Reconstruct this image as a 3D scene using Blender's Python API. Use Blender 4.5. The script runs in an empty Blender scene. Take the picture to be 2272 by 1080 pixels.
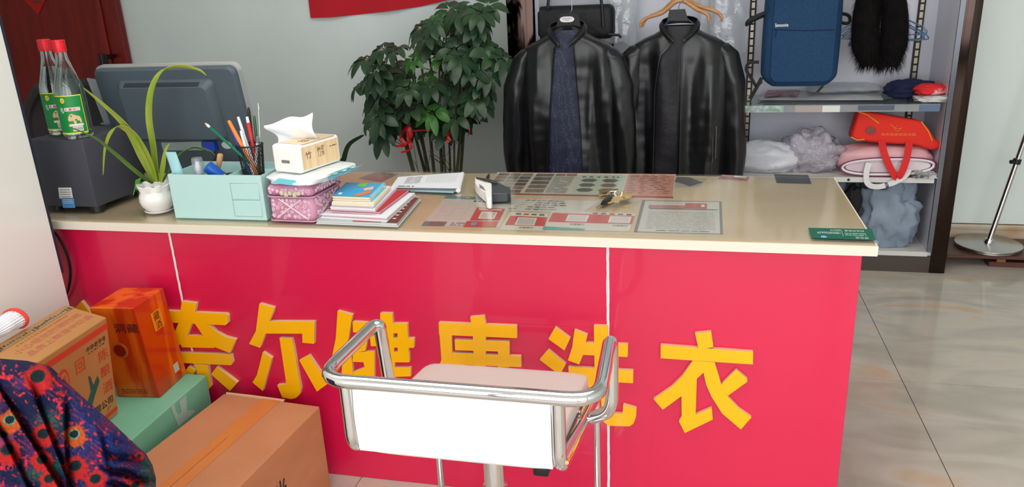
import bpy, bmesh, math, random
import numpy as np
from mathutils import Vector, Matrix, Euler, noise
SC = bpy.context.scene
COL = SC.collection
PI = math.pi
# ------------------------------------------------------------------ camera
IW, IH = 2272, 1080
YAW, PIT, ROL, FOC = 0.241977631, 0.328519625, -0.0463175637, 1722.30302
CAM = Vector((0.0, -1.70028789, 1.33100127))
def _rows():
    cy, sy = math.cos(YAW), math.sin(YAW); cp, sp = math.cos(PIT), math.sin(PIT)
    fw = Vector((-sy*cp, cy*cp, -sp)); rt = Vector((cy, sy, 0)); up = rt.cross(fw)
    c, s = math.cos(ROL), math.sin(ROL)
    return c*rt + s*up, -s*rt + c*up, fw
RT, UP, FW = _rows()
cd = bpy.data.cameras.new('camera'); cam = bpy.data.objects.new('camera', cd); COL.objects.link(cam)
cd.sensor_width = 36; cd.sensor_fit = 'HORIZONTAL'; cd.lens = FOC*36/IW; cd.clip_start = .02
m = Matrix.Identity(4)
for i in range(3):
    m[i][0] = RT[i]; m[i][1] = UP[i]; m[i][2] = -FW[i]; m[i][3] = CAM[i]
cam.matrix_world = m
SC.camera = cam
# ------------------------------------------------------------------ light
SC.view_settings.view_transform = 'Standard'; SC.view_settings.look = 'None'
SC.view_settings.gamma = 1; SC.view_settings.use_curve_mapping = False
SC.view_settings.exposure = 0.12
w = bpy.data.worlds.new('sky'); SC.world = w; w.use_nodes = True
bg = w.node_tree.nodes['Background']; bg.inputs[0].default_value = (.86, .93, 1, 1); bg.inputs[1].default_value = 1.3
def area(name, loc, rot, sx, sy, power, col=(1, 1, 1)):
    l = bpy.data.lights.new(name, 'AREA'); l.shape = 'RECTANGLE'; l.size = sx; l.size_y = sy; l.energy = power; l.color = col
    o = bpy.data.objects.new(name, l); COL.objects.link(o); o.location = loc; o.rotation_euler = rot
    return o
area('shopfront_daylight', (0.1, -3.25, 1.45), (PI/2, 0, 0), 5.2, 2.3, 95, (1, .985, .96))
area('ceiling_panel_light', (-.4, -.3, 2.74), (0, 0, 0), 2.6, 1.4, 34, (1, .985, .96))

# ------------------------------------------------------------------ helpers
def ray(px, py): return RT*((px-IW/2)/FOC) - UP*((py-IH/2)/FOC) + FW
def Z(px, py, z):
    d = ray(px, py); return CAM + d*((z-CAM.z)/d.z)
def Y(px, py, y):
    d = ray(px, py); return CAM + d*((y-CAM.y)/d.y)
def lin(c):
    c = c/255.0
    return c/12.92 if c <= .04045 else ((c+.055)/1.055)**2.4
def rgb(c): return (lin(c[0]), lin(c[1]), lin(c[2]), 1)
MATS = {}
def mat(name, col, rough=.55, metal=0, col2=None, nscale=8, bump=0, bscale=40, trans=0, ior=1.45, coat=0, spec=.5,
        stretch=(1, 1, 1), lo=.35, hi=.65, sheen=0, detail=4, alpha=1, sub=0):
    if name in MATS: return MATS[name]
    m = bpy.data.materials.new(name); m.use_nodes = True; nt = m.node_tree; p = nt.nodes['Principled BSDF']
    p.inputs['Base Color'].default_value = rgb(col); p.inputs['Roughness'].default_value = rough
    p.inputs['Metallic'].default_value = metal; p.inputs['IOR'].default_value = ior
    p.inputs['Transmission Weight'].default_value = trans; p.inputs['Coat Weight'].default_value = coat
    p.inputs['Coat Roughness'].default_value = .05; p.inputs['Specular IOR Level'].default_value = spec
    p.inputs['Sheen Weight'].default_value = sheen; p.inputs['Alpha'].default_value = alpha
    if sub: p.inputs['Subsurface Weight'].default_value = sub
    if col2 or bump:
        tc = nt.nodes.new('ShaderNodeTexCoord'); mp = nt.nodes.new('ShaderNodeMapping'); mp.inputs['Scale'].default_value = stretch
        nt.links.new(tc.outputs['Object'], mp.inputs[0])
    if col2:
        n = nt.nodes.new('ShaderNodeTexNoise'); n.inputs['Scale'].default_value = nscale; n.inputs['Detail'].default_value = detail
        nt.links.new(mp.outputs[0], n.inputs[0])
        r = nt.nodes.new('ShaderNodeValToRGB'); r.color_ramp.elements[0].position = lo; r.color_ramp.elements[1].position = hi
        r.color_ramp.elements[0].color = rgb(col); r.color_ramp.elements[1].color = rgb(col2)
        nt.links.new(n.outputs[0], r.inputs[0]); nt.links.new(r.outputs[0], p.inputs['Base Color'])
    if bump:
        n = nt.nodes.new('ShaderNodeTexNoise'); n.inputs['Scale'].default_value = bscale; n.inputs['Detail'].default_value = 5
        nt.links.new(mp.outputs[0], n.inputs[0])
        b = nt.nodes.new('ShaderNodeBump'); b.inputs['Strength'].default_value = bump; b.inputs['Distance'].default_value = .01
        nt.links.new(n.outputs[0], b.inputs['Height']); nt.links.new(b.outputs[0], p.inputs['Normal'])
    MATS[name] = m; return m
def film(name, tint=(250, 250, 250), rough=.04, white=0.0, ior=1.45, bump=0, bscale=30, wcol=(235, 238, 242)):
    """thin clear sheet: see-through, with a fresnel gloss and some milky diffuse"""
    if name in MATS: return MATS[name]
    m = bpy.data.materials.new(name); m.use_nodes = True; nt = m.node_tree; N = nt.nodes; L = nt.links
    N.remove(N['Principled BSDF']); out = N['Material Output']
    t = N.new('ShaderNodeBsdfTransparent'); t.inputs[0].default_value = rgb(tint)
    d = N.new('ShaderNodeBsdfDiffuse'); d.inputs[0].default_value = rgb(wcol)
    g = N.new('ShaderNodeBsdfGlossy'); g.inputs['Roughness'].default_value = rough
    lw = N.new('ShaderNodeLayerWeight'); lw.inputs[0].default_value = .5
    pw = N.new('ShaderNodeMath'); pw.operation = 'POWER'; pw.inputs[1].default_value = 5; L.new(lw.outputs['Facing'], pw.inputs[0])
    r0 = ((ior-1)/(ior+1))**2; f = N.new('ShaderNodeMath'); f.operation = 'MULTIPLY_ADD'; f.inputs[1].default_value = 1-r0; f.inputs[2].default_value = r0; L.new(pw.outputs[0], f.inputs[0])
    a = N.new('ShaderNodeMixShader'); a.inputs[0].default_value = white; L.new(t.outputs[0], a.inputs[1]); L.new(d.outputs[0], a.inputs[2])
    b = N.new('ShaderNodeMixShader'); L.new(f.outputs[0], b.inputs[0]); L.new(a.outputs[0], b.inputs[1]); L.new(g.outputs[0], b.inputs[2])
    L.new(b.outputs[0], out.inputs[0])
    if bump:
        tc = N.new('ShaderNodeTexCoord'); n = N.new('ShaderNodeTexNoise'); n.inputs['Scale'].default_value = bscale; n.inputs['Detail'].default_value = 4
        L.new(tc.outputs['Object'], n.inputs[0]); bb = N.new('ShaderNodeBump'); bb.inputs['Strength'].default_value = bump; bb.inputs['Distance'].default_value = .02
        L.new(n.outputs[0], bb.inputs['Height'])
        for x in (g, d, lw): L.new(bb.outputs[0], x.inputs['Normal'])
    MATS[name] = m; return m

class MB:
    def __init__(s): s.v = []; s.f = []; s.mi = []
    def add(s, vs, fs, mi=0):
        k = len(s.v); s.v += [Vector(v) for v in vs]; s.f += [tuple(i+k for i in f) for f in fs]
        s.mi += [mi]*len(fs) if isinstance(mi, int) else list(mi); return s
    def hexa(s, b, t, mi=0):
        return s.add(list(b)+list(t), [(3, 2, 1, 0), (4, 5, 6, 7), (0, 1, 5, 4), (1, 2, 6, 5), (2, 3, 7, 6), (3, 0, 4, 7)], mi)
    def box(s, lo, hi, mi=0, M=None, bev=0, seg=2):
        lo = Vector(lo); hi = Vector(hi)
        bm = bmesh.new(); bmesh.ops.create_cube(bm, size=1)
        for v in bm.verts: v.co = Vector([(lo[i]+hi[i])/2 + v.co[i]*(hi[i]-lo[i]) for i in range(3)])
        if bev: bmesh.ops.bevel(bm, geom=bm.edges[:], offset=bev, segments=seg, profile=.5, affect='EDGES')
        bm.verts.index_update()
        vs = [(M @ v.co) if M else v.co.copy() for v in bm.verts]
        s.add(vs, [[v.index for v in f.verts] for f in bm.faces], mi); bm.free(); return s
    def prism(s, pts, off, mi=0, ms=None):
        """closed outline pts (3D) pushed by off; front mi, sides ms"""
        n = len(pts); off = Vector(off); ms = mi if ms is None else ms
        a = [Vector(p) for p in pts]; b = [p+off for p in a]
        s.add(a+b, [tuple(range(n)), tuple(range(2*n-1, n-1, -1))] + [(i, i+n, (i+1) % n+n, (i+1) % n) for i in range(n)], [mi, mi]+[ms]*n); return s
    def tube(s, pts, r, seg=10, mi=0, closed=False, cap=True, flat=None):
        pts = [Vector(p) for p in pts]; n = len(pts); R = r if hasattr(r, '__len__') else [r]*n
        up = None; vs = []; fs = []
        for i, p in enumerate(pts):
            if closed: t = pts[(i+1) % n]-pts[i-1]
            else: t = pts[min(i+1, n-1)]-pts[max(i-1, 0)]
            if t.length < 1e-9: t = Vector((0, 0, 1))
            t.normalize()
            if up is None:
                up = t.orthogonal().normalized()
                if flat: up = Vector(flat)
            up = up - t*up.dot(t)
            if up.length < 1e-6: up = t.orthogonal()
            up.normalize(); sd = t.cross(up)
            for k in range(seg):
                a = 2*PI*k/seg; vs.append(p + (up*math.cos(a)+sd*math.sin(a))*R[i])
        for i in range(n if closed else n-1):
            j = (i+1) % n
            for k in range(seg):
                l = (k+1) % seg; fs.append((i*seg+k, i*seg+l, j*seg+l, j*seg+k))
        if cap and not closed: fs += [tuple(range(seg-1, -1, -1)), tuple(range((n-1)*seg, n*seg))]
        return s.add(vs, fs, mi)
    def lathe(s, prof, c=(0, 0, 0), seg=32, mi=0, M=None, wob=None, cap=True):
        c = Vector(c); vs = []; fs = []; n = len(prof)
        for i, (r, z) in enumerate(prof):
            for k in range(seg):
                a = 2*PI*k/seg; rr, zz = (r, z) if not wob else wob(i, a, r, z)
                p = Vector((rr*math.cos(a), rr*math.sin(a), zz)); p = (M @ p) if M else p; vs.append(c+p)
        for i in range(n-1):
            for k in range(seg):
                l = (k+1) % seg; fs.append((i*seg+k, i*seg+l, (i+1)*seg+l, (i+1)*seg+k))
        if cap: fs += [tuple(range(seg-1, -1, -1)), tuple(range((n-1)*seg, n*seg))]
        return s.add(vs, fs, mi)
    def grid(s, fn, nu, nv, mi=0, closeu=False):
        vs = [fn(i/(nu if closeu else nu-1), j/(nv-1)) for j in range(nv) for i in range(nu)]; fs = []
        for j in range(nv-1):
            for i in range(nu if closeu else nu-1):
                k = (i+1) % nu; fs.append((j*nu+i, j*nu+k, (j+1)*nu+k, (j+1)*nu+i))
        return s.add(vs, fs, mi)
    def ribbon(s, pts, wd, side, mi=0, fold=.25, th=.0012):
        """leaf blade along pts; wd widths; side = direction across"""
        n = len(pts); pts = [Vector(p) for p in pts]; side = Vector(side); vs = []; fs = []
        for i, p in enumerate(pts):
            t = (pts[min(i+1, n-1)]-pts[max(i-1, 0)]).normalized(); sd = (side-t*side.dot(t)).normalized(); nn = sd.cross(t)
            h = wd[i]
            for a, b in ((-1, fold), (0, 0), (1, fold)): vs.append(p+sd*h*a+nn*h*b)
            for a, b in ((1, fold), (0, 0), (-1, fold)): vs.append(p+sd*h*a+nn*(h*b-th))
        for i in range(n-1):
            for k in range(6): l = (k+1) % 6; fs.append((i*6+k, i*6+l, i*6+6+l, i*6+6+k))
        fs += [(5, 4, 3, 2, 1, 0), tuple(range((n-1)*6, n*6))]
        return s.add(vs, fs, mi)
    def build(s, name, mats, parent=None, flat=False, ang=38, local=False):
        if not isinstance(mats, (list, tuple)): mats = [mats]
        me = bpy.data.meshes.new(name)
        off = Vector((0, 0, 0))
        inv = None
        if parent and not local: inv = root_matrix(parent).inverted()
        vs = [inv @ v for v in s.v] if inv else list(s.v)
        if not parent and not local:
            xs = [v.x for v in vs]; ys = [v.y for v in vs]; zs = [v.z for v in vs]
            off = Vector(((min(xs)+max(xs))/2, (min(ys)+max(ys))/2, min(zs))); vs = [v-off for v in vs]
        me.from_pydata(vs, [], s.f)
        for mm in mats: me.materials.append(mm)
        me.polygons.foreach_set('material_index', s.mi)
        bm = bmesh.new(); bm.from_mesh(me); bmesh.ops.recalc_face_normals(bm, faces=bm.faces[:])
        if not flat:
            for f in bm.faces: f.smooth = True
            lim = math.radians(ang)
            for e in bm.edges:
                if len(e.link_faces) == 2 and e.calc_face_angle(0) > lim: e.smooth = False
        bm.to_mesh(me); bm.free()
        o = bpy.data.objects.new(name, me); COL.objects.link(o)
        if parent: o.parent = parent
        else: o.location = off
        return o
def root_matrix(o):
    m = Matrix.Translation(o.location) @ o.rotation_euler.to_matrix().to_4x4()
    return (root_matrix(o.parent) @ m) if o.parent else m
def tag(o, label, cat, group=None, kind=None):
    o['label'] = label; o['category'] = cat
    if group: o['group'] = group
    if kind: o['kind'] = kind
    return o
def thing(name, label, cat, loc, rz=0, group=None):
    o = bpy.data.objects.new(name, None); COL.objects.link(o); o.empty_display_size = .05
    o.location = loc; o.rotation_euler = (0, 0, rz); return tag(o, label, cat, group)
def struct(o): o['kind'] = 'structure'; return o
def dup(o, parent=None):
    c = o.copy(); COL.objects.link(c)
    if parent: c.parent = parent
    for ch in list(o.children): dup(ch, c)
    return c
def smooth_path(pts, n=6, closed=False):
    P = [Vector(p) for p in pts]; out = []; N = len(P)
    for i in range(N if closed else N-1):
        if closed: a, b, c, d = P[i-1], P[i], P[(i+1) % N], P[(i+2) % N]
        else: a, b, c, d = P[max(i-1, 0)], P[i], P[i+1], P[min(i+2, N-1)]
        for k in range(n):
            t = k/n
            out.append(.5*((2*b)+(c-a)*t+(2*a-5*b+4*c-d)*t*t+(3*b-a-3*c+d)*t*t*t))
    if not closed: out.append(P[-1])
    return out
def round_path(pts, rad, n=5):
    P = [Vector(p) for p in pts]; out = [P[0]]
    for i in range(1, len(P)-1):
        a = (P[i-1]-P[i]); b = (P[i+1]-P[i]); r = min(rad if not hasattr(rad, '__len__') else rad[i], a.length*.48, b.length*.48)
        A = P[i]+a.normalized()*r; B = P[i]+b.normalized()*r
        for k in range(n+1):
            t = k/n; out.append((1-t)**2*A+2*t*(1-t)*P[i]+t*t*B)
    out.append(P[-1]); return out
def quad(c):
    """bilinear map over corners TL,TR,BR,BL (u right, v down)"""
    a, b, d, e = [Vector(x) for x in c]
    nrm = (e-a).cross(b-a).normalized()
    return lambda u, v, h=0: a*(1-u)*(1-v)+b*u*(1-v)+d*u*v+e*(1-u)*v+nrm*h
def text_mesh(body, bold=0.0):
    c = bpy.data.curves.new('t', 'FONT'); c.body = body; c.resolution_u = 2; c.offset = bold
    o = bpy.data.objects.new('t', c); COL.objects.link(o)
    dg = bpy.context.evaluated_depsgraph_get(); me = bpy.data.meshes.new_from_object(o.evaluated_get(dg))
    vs = [v.co.copy() for v in me.vertices]; fs = [tuple(p.vertices) for p in me.polygons]
    bpy.data.objects.remove(o); bpy.data.meshes.remove(me); return vs, fs
def put_text(mb, body, q, u0, v0, u1, v1, mi=0, h=.0006, bold=0.0, flip=False):
    """stretch the writing into the box u0..u1, v0..v1 of map q"""
    vs, fs = text_mesh(body, bold)
    if not vs: return
    x0 = min(v.x for v in vs); x1 = max(v.x for v in vs); y0 = min(v.y for v in vs); y1 = max(v.y for v in vs)
    out = []
    for v in vs:
        a = (v.x-x0)/(x1-x0); b = (y1-v.y)/(y1-y0)
        if flip: a, b = 1-a, 1-b
        out.append(q(u0+(u1-u0)*a, v0+(v1-v0)*b, h))
    mb.add(out, fs, mi)
def rect(mb, q, u0, v0, u1, v1, mi=0, h=.0004):
    mb.add([q(u0, v0, h), q(u1, v0, h), q(u1, v1, h), q(u0, v1, h)], [(0, 1, 2, 3)], mi)
def blob(mb, c, size, amp=.1, fr=3, seed=0, nu=36, nv=20, mi=0, M=None, p=2.6, flatten=True):
    c = Vector(c)
    def f(u, v):
        a = 2*PI*u; b = PI*(v-.5); ex = 2/p
        sg = lambda x: math.copysign(abs(x)**ex, x)
        q = Vector((sg(math.cos(b))*sg(math.cos(a)), sg(math.cos(b))*sg(math.sin(a)), sg(math.sin(b))))
        n = noise.noise(q*fr+Vector((seed*7.3, seed*3.1, 0)))+.5*noise.noise(q*fr*2.3+Vector((0, seed*5, 3)))
        q = q*(1+amp*n); q = Vector((q.x*size[0], q.y*size[1], q.z*size[2]))
        if flatten and q.z < -size[2]*.85: q.z = -size[2]*.85
        return c+((M @ q) if M else q)
    return mb.grid(f, nu, nv, mi, closeu=True)
def disc_dashes(mb, q, rows, rnd, mi, u0, v0, u1, v1, fill=.55, h=.0005, ln=(.03, .12)):
    for r in range(rows):
        v = v0+(v1-v0)*(r+.5)/rows; u = u0
        while u < u1-.01:
            L = rnd.uniform(*ln); 
            rect(mb, q, u, v-(v1-v0)*fill/rows/2, min(u+L, u1), v+(v1-v0)*fill/rows/2, mi, h); u += L+rnd.uniform(.008, .03)

# ------------------------------------------------------------------ materials
M_chrome = mat('chrome', (225, 226, 228), .07, 1)
M_steel = mat('brushed_steel', (190, 188, 184), .28, 1)
M_black = mat('black_plastic', (19, 20, 23), .45)
M_blackm = mat('matt_black', (38, 39, 44), .75, bump=.15, bscale=400)
M_white = mat('white_plastic', (238, 236, 232), .4)
M_paper = mat('white_paper', (228, 226, 224), .85)
M_leather = mat('black_leather', (11, 12, 15), .32, col2=(20, 21, 25), nscale=5, bump=.035, bscale=60, spec=.6)
M_lining = mat('dark_lining', (26, 24, 30), .6, bump=.4, bscale=30)
M_cardboard = mat('tan_cardboard', (192, 132, 92), .8, col2=(180, 120, 82), nscale=3, stretch=(1, 1, 4), bump=.05)
M_red = mat('red_print', (205, 50, 45), .6)
M_ink = mat('dark_ink', (45, 42, 42), .7)
M_grey = mat('grey_ink', (120, 118, 118), .7)
M_blue = mat('blue_print', (60, 110, 150), .6)
M_green = mat('green_print', (70, 140, 105), .6)

# ------------------------------------------------------------------ room
XL, XR, YF, YB, HZ = -4.2, 2.9, -3.2, 2.25, 2.8
def floor_mat():
    m = bpy.data.materials.new('marble_tile'); m.use_nodes = True; nt = m.node_tree; N = nt.nodes; L = nt.links; p = N['Principled BSDF']
    p.inputs['Roughness'].default_value = .13; p.inputs['Specular IOR Level'].default_value = .5
    tc = N.new('ShaderNodeTexCoord'); mp = N.new('ShaderNodeMapping'); mp.inputs['Scale'].default_value = (1, 2.6, 1); mp.inputs['Rotation'].default_value = (0, 0, .25)
    L.new(tc.outputs['Object'], mp.inputs[0])
    n1 = N.new('ShaderNodeTexNoise'); n1.inputs['Scale'].default_value = 2.2; n1.inputs['Detail'].default_value = 6; n1.inputs['Distortion'].default_value = 1.2
    L.new(mp.outputs[0], n1.inputs[0])
    r = N.new('ShaderNodeValToRGB'); E = r.color_ramp.elements
    E[0].position = .32; E[0].color = rgb((172, 164, 150)); E[1].position = .74; E[1].color = rgb((198, 160, 128))
    for pos, c in ((.45, (184, 174, 162)), (.56, (194, 184, 172)), (.63, (196, 176, 154))):
        e = E.new(pos); e.color = rgb(c)
    L.new(n1.outputs[0], r.inputs[0]); L.new(r.outputs[0], p.inputs['Base Color'])
    return m
FM = floor_mat(); GR = mat('grout', (52, 46, 42), .8)
f = MB(); f.box((XL, YF, -.12), (XR, YB+.1, -.002)); struct(f.build('floor_slab', GR)).name = 'floor'
tx = [.698+.8*k for k in range(-7, 4)]; ty = [.832+.8*k for k in range(-6, 3)]
f = MB()
gx = [XL]+[t for t in tx if XL < t < XR]+[XR]; gy = [YF]+[t for t in ty if YF < t < YB]+[YB]
for i in range(len(gx)-1):
    for j in range(len(gy)-1):
        f.box((gx[i]+.0012, gy[j]+.0012, -.0019), (gx[i+1]-.0012, gy[j+1]-.0012, 0))
tl = f.build('floor_tiles', FM, flat=True); struct(tl); tl.name = 'floor.001'
wallm = mat('pale_green_wall', (230, 238, 234), .6, col2=(220, 230, 227), nscale=1.2, bump=.04, bscale=60)
f = MB(); f.box((XL, YB, 0), (XR, YB+.1, HZ)); struct(f.build('wall_back', wallm))
f = MB(); f.box((XR, YF, 0), (XR+.1, YB+.1, HZ)); struct(f.build('wall_right', wallm))
f = MB(); f.box((XL-.1, YF, 0), (XL, YB+.1, HZ)); struct(f.build('wall_far_left', wallm)).name = 'wall_left'
f = MB(); f.box((XL-.1, YF, HZ), (XR+.1, YB+.1, HZ+.1)); struct(f.build('ceiling', mat('white_ceiling', (225, 225, 222), .8)))
# glossy white partition standing in front of the counter's left end
f = MB(); f.box((-1.79, -3.1, 0), (-1.682, -.045, HZ), bev=.004, seg=1)
struct(f.build('wall_partition', mat('glossy_white_panel', (232, 229, 224), .16, col2=(226, 226, 220), nscale=1.5)))
f = MB(); f.box((-1.80, -.045, .62), (-1.684, -.038, HZ)); struct(f.build('trim_1', mat('dark_blue_edge', (38, 42, 60), .4)))
# pavement outside the shopfront
f = MB(); f.box((-9, -12, -.14), (9, YF-.05, -.04)); struct(f.build('ground', mat('grey_pavement', (128, 124, 118), .85, col2=(108, 104, 100), nscale=4)))
# baseboard
f = MB(); f.box((1.11, YB-.015, 0), (XR, YB, .125)); f.box((1.11, YB-.022, .10), (XR, YB, .125), bev=.004)
struct(f.build('baseboard_back', mat('marble_skirting', (200, 188, 168), .25, col2=(186, 150, 112), nscale=5, lo=.5, hi=.75)))
# shopfront frame behind the camera
fm = mat('alloy_frame', (120, 120, 122), .35, .8); f = MB()
for x in (XL+.05, -2.5, -.9, .9, 2.85): f.box((x-.04, YF-.04, 0), (x+.04, YF+.04, HZ))
for z in (.05, 2.35, 2.75): f.box((XL, YF-.04, z-.05), (XR, YF+.04, z+.05))
struct(f.build('window_1', fm))
# door in the back wall
dm = mat('dark_red_wood', (132, 24, 12), .38, col2=(110, 18, 10), nscale=3, stretch=(14, 14, 1.2), bump=.05)
dx = Y(275, 60, 2.23).x
f = MB(); f.box((min(dx-.72, XL+.01), YB-.03, 0), (dx-.16, YB-.006, 2.15)); d = struct(f.build('door_1', dm))
f = MB(); f.box((dx-.16, YB-.055, 0), (dx-.10, YB-.006, 2.2), bev=.004); f.box((dx-.10, YB-.045, 0), (dx, YB-.006, 2.2), bev=.006)
f.box((dx-.72, YB-.045, 2.15), (dx-.1, YB-.006, 2.25), bev=.006); f.build('door_frame', dm, d)
d2 = Y(228, 128, 2.1)
f = MB(); f.tube([(d2.x, YB-.055, d2.z), (d2.x, 2.1, d2.z)], .012, 12); f.tube([(d2.x, 2.1, d2.z-.07), (d2.x, 2.1, d2.z+.02)], [.022, .024], 14)
f.build('door_handle', mat('dark_metal', (52, 48, 46), .25, .7), d)
# red paper diamond on the door
a = Y(85, 33, YB-.034); s = .085
f = MB(); f.prism([a, a+Vector((s, 0, s*1.15)), a+Vector((0, 0, 2.3*s)), a+Vector((-s, 0, s*1.15))], (0, .003, 0))
dmd = tag(f.build('door_ornament', mat('red_paper', (180, 16, 16), .5)), 'red paper diamond hung on the dark red door', 'decoration')
f = MB(); q = quad([a+Vector((-.04, -.001, 1.55*s)), a+Vector((.04, -.001, 1.55*s)), a+Vector((.04, -.001, .75*s)), a+Vector((-.04, -.001, .75*s))])
put_text(f, '福', q, 0, 0, 1, 1, bold=.02, h=-.0006); f.build('lettering', mat('gold_ink', (110, 50, 25), .5), dmd)

# ------------------------------------------------------------------ red banner
f = MB()
top = [Y(x, -60, 2.235) for x in np.linspace(686, 985, 24)]
botp = [(690, 40), (740, 38), (800, 32), (860, 25), (930, 15), (985, 2), (1040, -14)]
bx = np.linspace(690, 1040, 40); by = np.interp(bx, [p[0] for p in botp], [p[1] for p in botp])
front = [Y(a_, b_, 2.235-.006*abs(math.sin(i*.5))) for i, (a_, b_) in enumerate(zip(bx, by))]
def ban(u, v):
    p = front[int(round(u*39))]; zt = p.z+.0; return Vector((p.x, 2.234-.012*math.sin(u*16)*v-.004, 1.62*(1-v)+zt*v))
f.grid(ban, 40, 12)
k = len(f.v); f.v += [v+Vector((0, .006, 0)) for v in f.v[:k]]; nf = [tuple(i+k for i in reversed(q_)) for q_ in f.f]; f.f += nf; f.mi += [0]*len(nf)
tag(f.build('banner', mat('red_velvet', (196, 8, 30), .8, sheen=.3)), 'red cloth banner hanging on the pale wall above the plant', 'banner')

# ------------------------------------------------------------------ counter
WT = .754; GT = .760
X0, X1, DEP = -2.05, .387, .60
M_redp = mat('red_laminate', (216, 15, 72), .36, coat=.3, spec=.7)
M_ledge = mat('cream_edge', (226, 218, 202), .45)
M_beige = mat('beige_worktop', (216, 194, 164), .5, col2=(200, 174, 142), nscale=3, stretch=(.6, 2.5, 1), lo=.3, hi=.75)
cnt = thing('reception_counter', 'long red front counter with beige top and cream edge', 'counter', (-.8, .3, 0))
f = MB(); f.box((X0, .003, .733), (X1-.003, DEP, WT)); f.build('worktop', M_beige, cnt)
f = MB(); f.box((X0, 0, .732), (X1, .003, WT+.0004)); f.box((X1-.003, .003, .732), (X1, DEP, WT+.0004)); f.build('edge_strip', M_ledge, cnt)
s1 = Y(400, 640, .03).x; s2 = Y(1349.5, 800, .03).x; xe = Y(1888, 800, .03).x
for a_, b_ in ((X0, s1-.0025), (s1+.0025, s2-.0025), (s2+.0025, xe)):
    f = MB(); f.box((a_, .03, .0), (b_, .048, .732), bev=.0012, seg=1); f.build('front_panel', M_redp, cnt)
for a_ in (s1, s2):
    f = MB(); n = 60; rn = random.Random(int(a_*100))
    L = [Vector((a_-.0028-rn.random()*.0012, .029, .732*i/n)) for i in range(n+1)]; Rr = [Vector((a_+.0028+rn.random()*.0012, .029, .732*i/n)) for i in range(n+1)]
    f.add(L+Rr+[v+Vector((0, .012, 0)) for v in L+Rr], [(i, i+n+1, i+n+2, i+1) for i in range(n)]+[(i+2*n+2, i+1+2*n+2, i+n+2+2*n+2, i+n+1+2*n+2) for i in range(n)])
    f.build('seam_filler', mat('white_sealant', (236, 226, 222), .7), cnt)
for a_ in (xe-.018, X0): f = MB(); f.box((a_, .048, 0), (a_+.018, .56, .732)); f.build('side_panel', M_redp, cnt)
f = MB(); f.box((X0+.018, .05, .38), (xe-.018, .5, .40)); f.box((-.9, .05, 0), (-.88, .5, .732)); f.build('inner_shelf', M_white, cnt)
# glass sheet
f = MB(); f.box((-1.95, .006, .7552), (X1-.006, DEP-.004, GT), bev=.0006, seg=1)
tag(f.build('glass_sheet', film('clear_glass', (250, 251, 248), 0.10, .025, 1.40, wcol=(240, 232, 218))), 'clear glass sheet covering the counter top over papers', 'glass')

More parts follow.
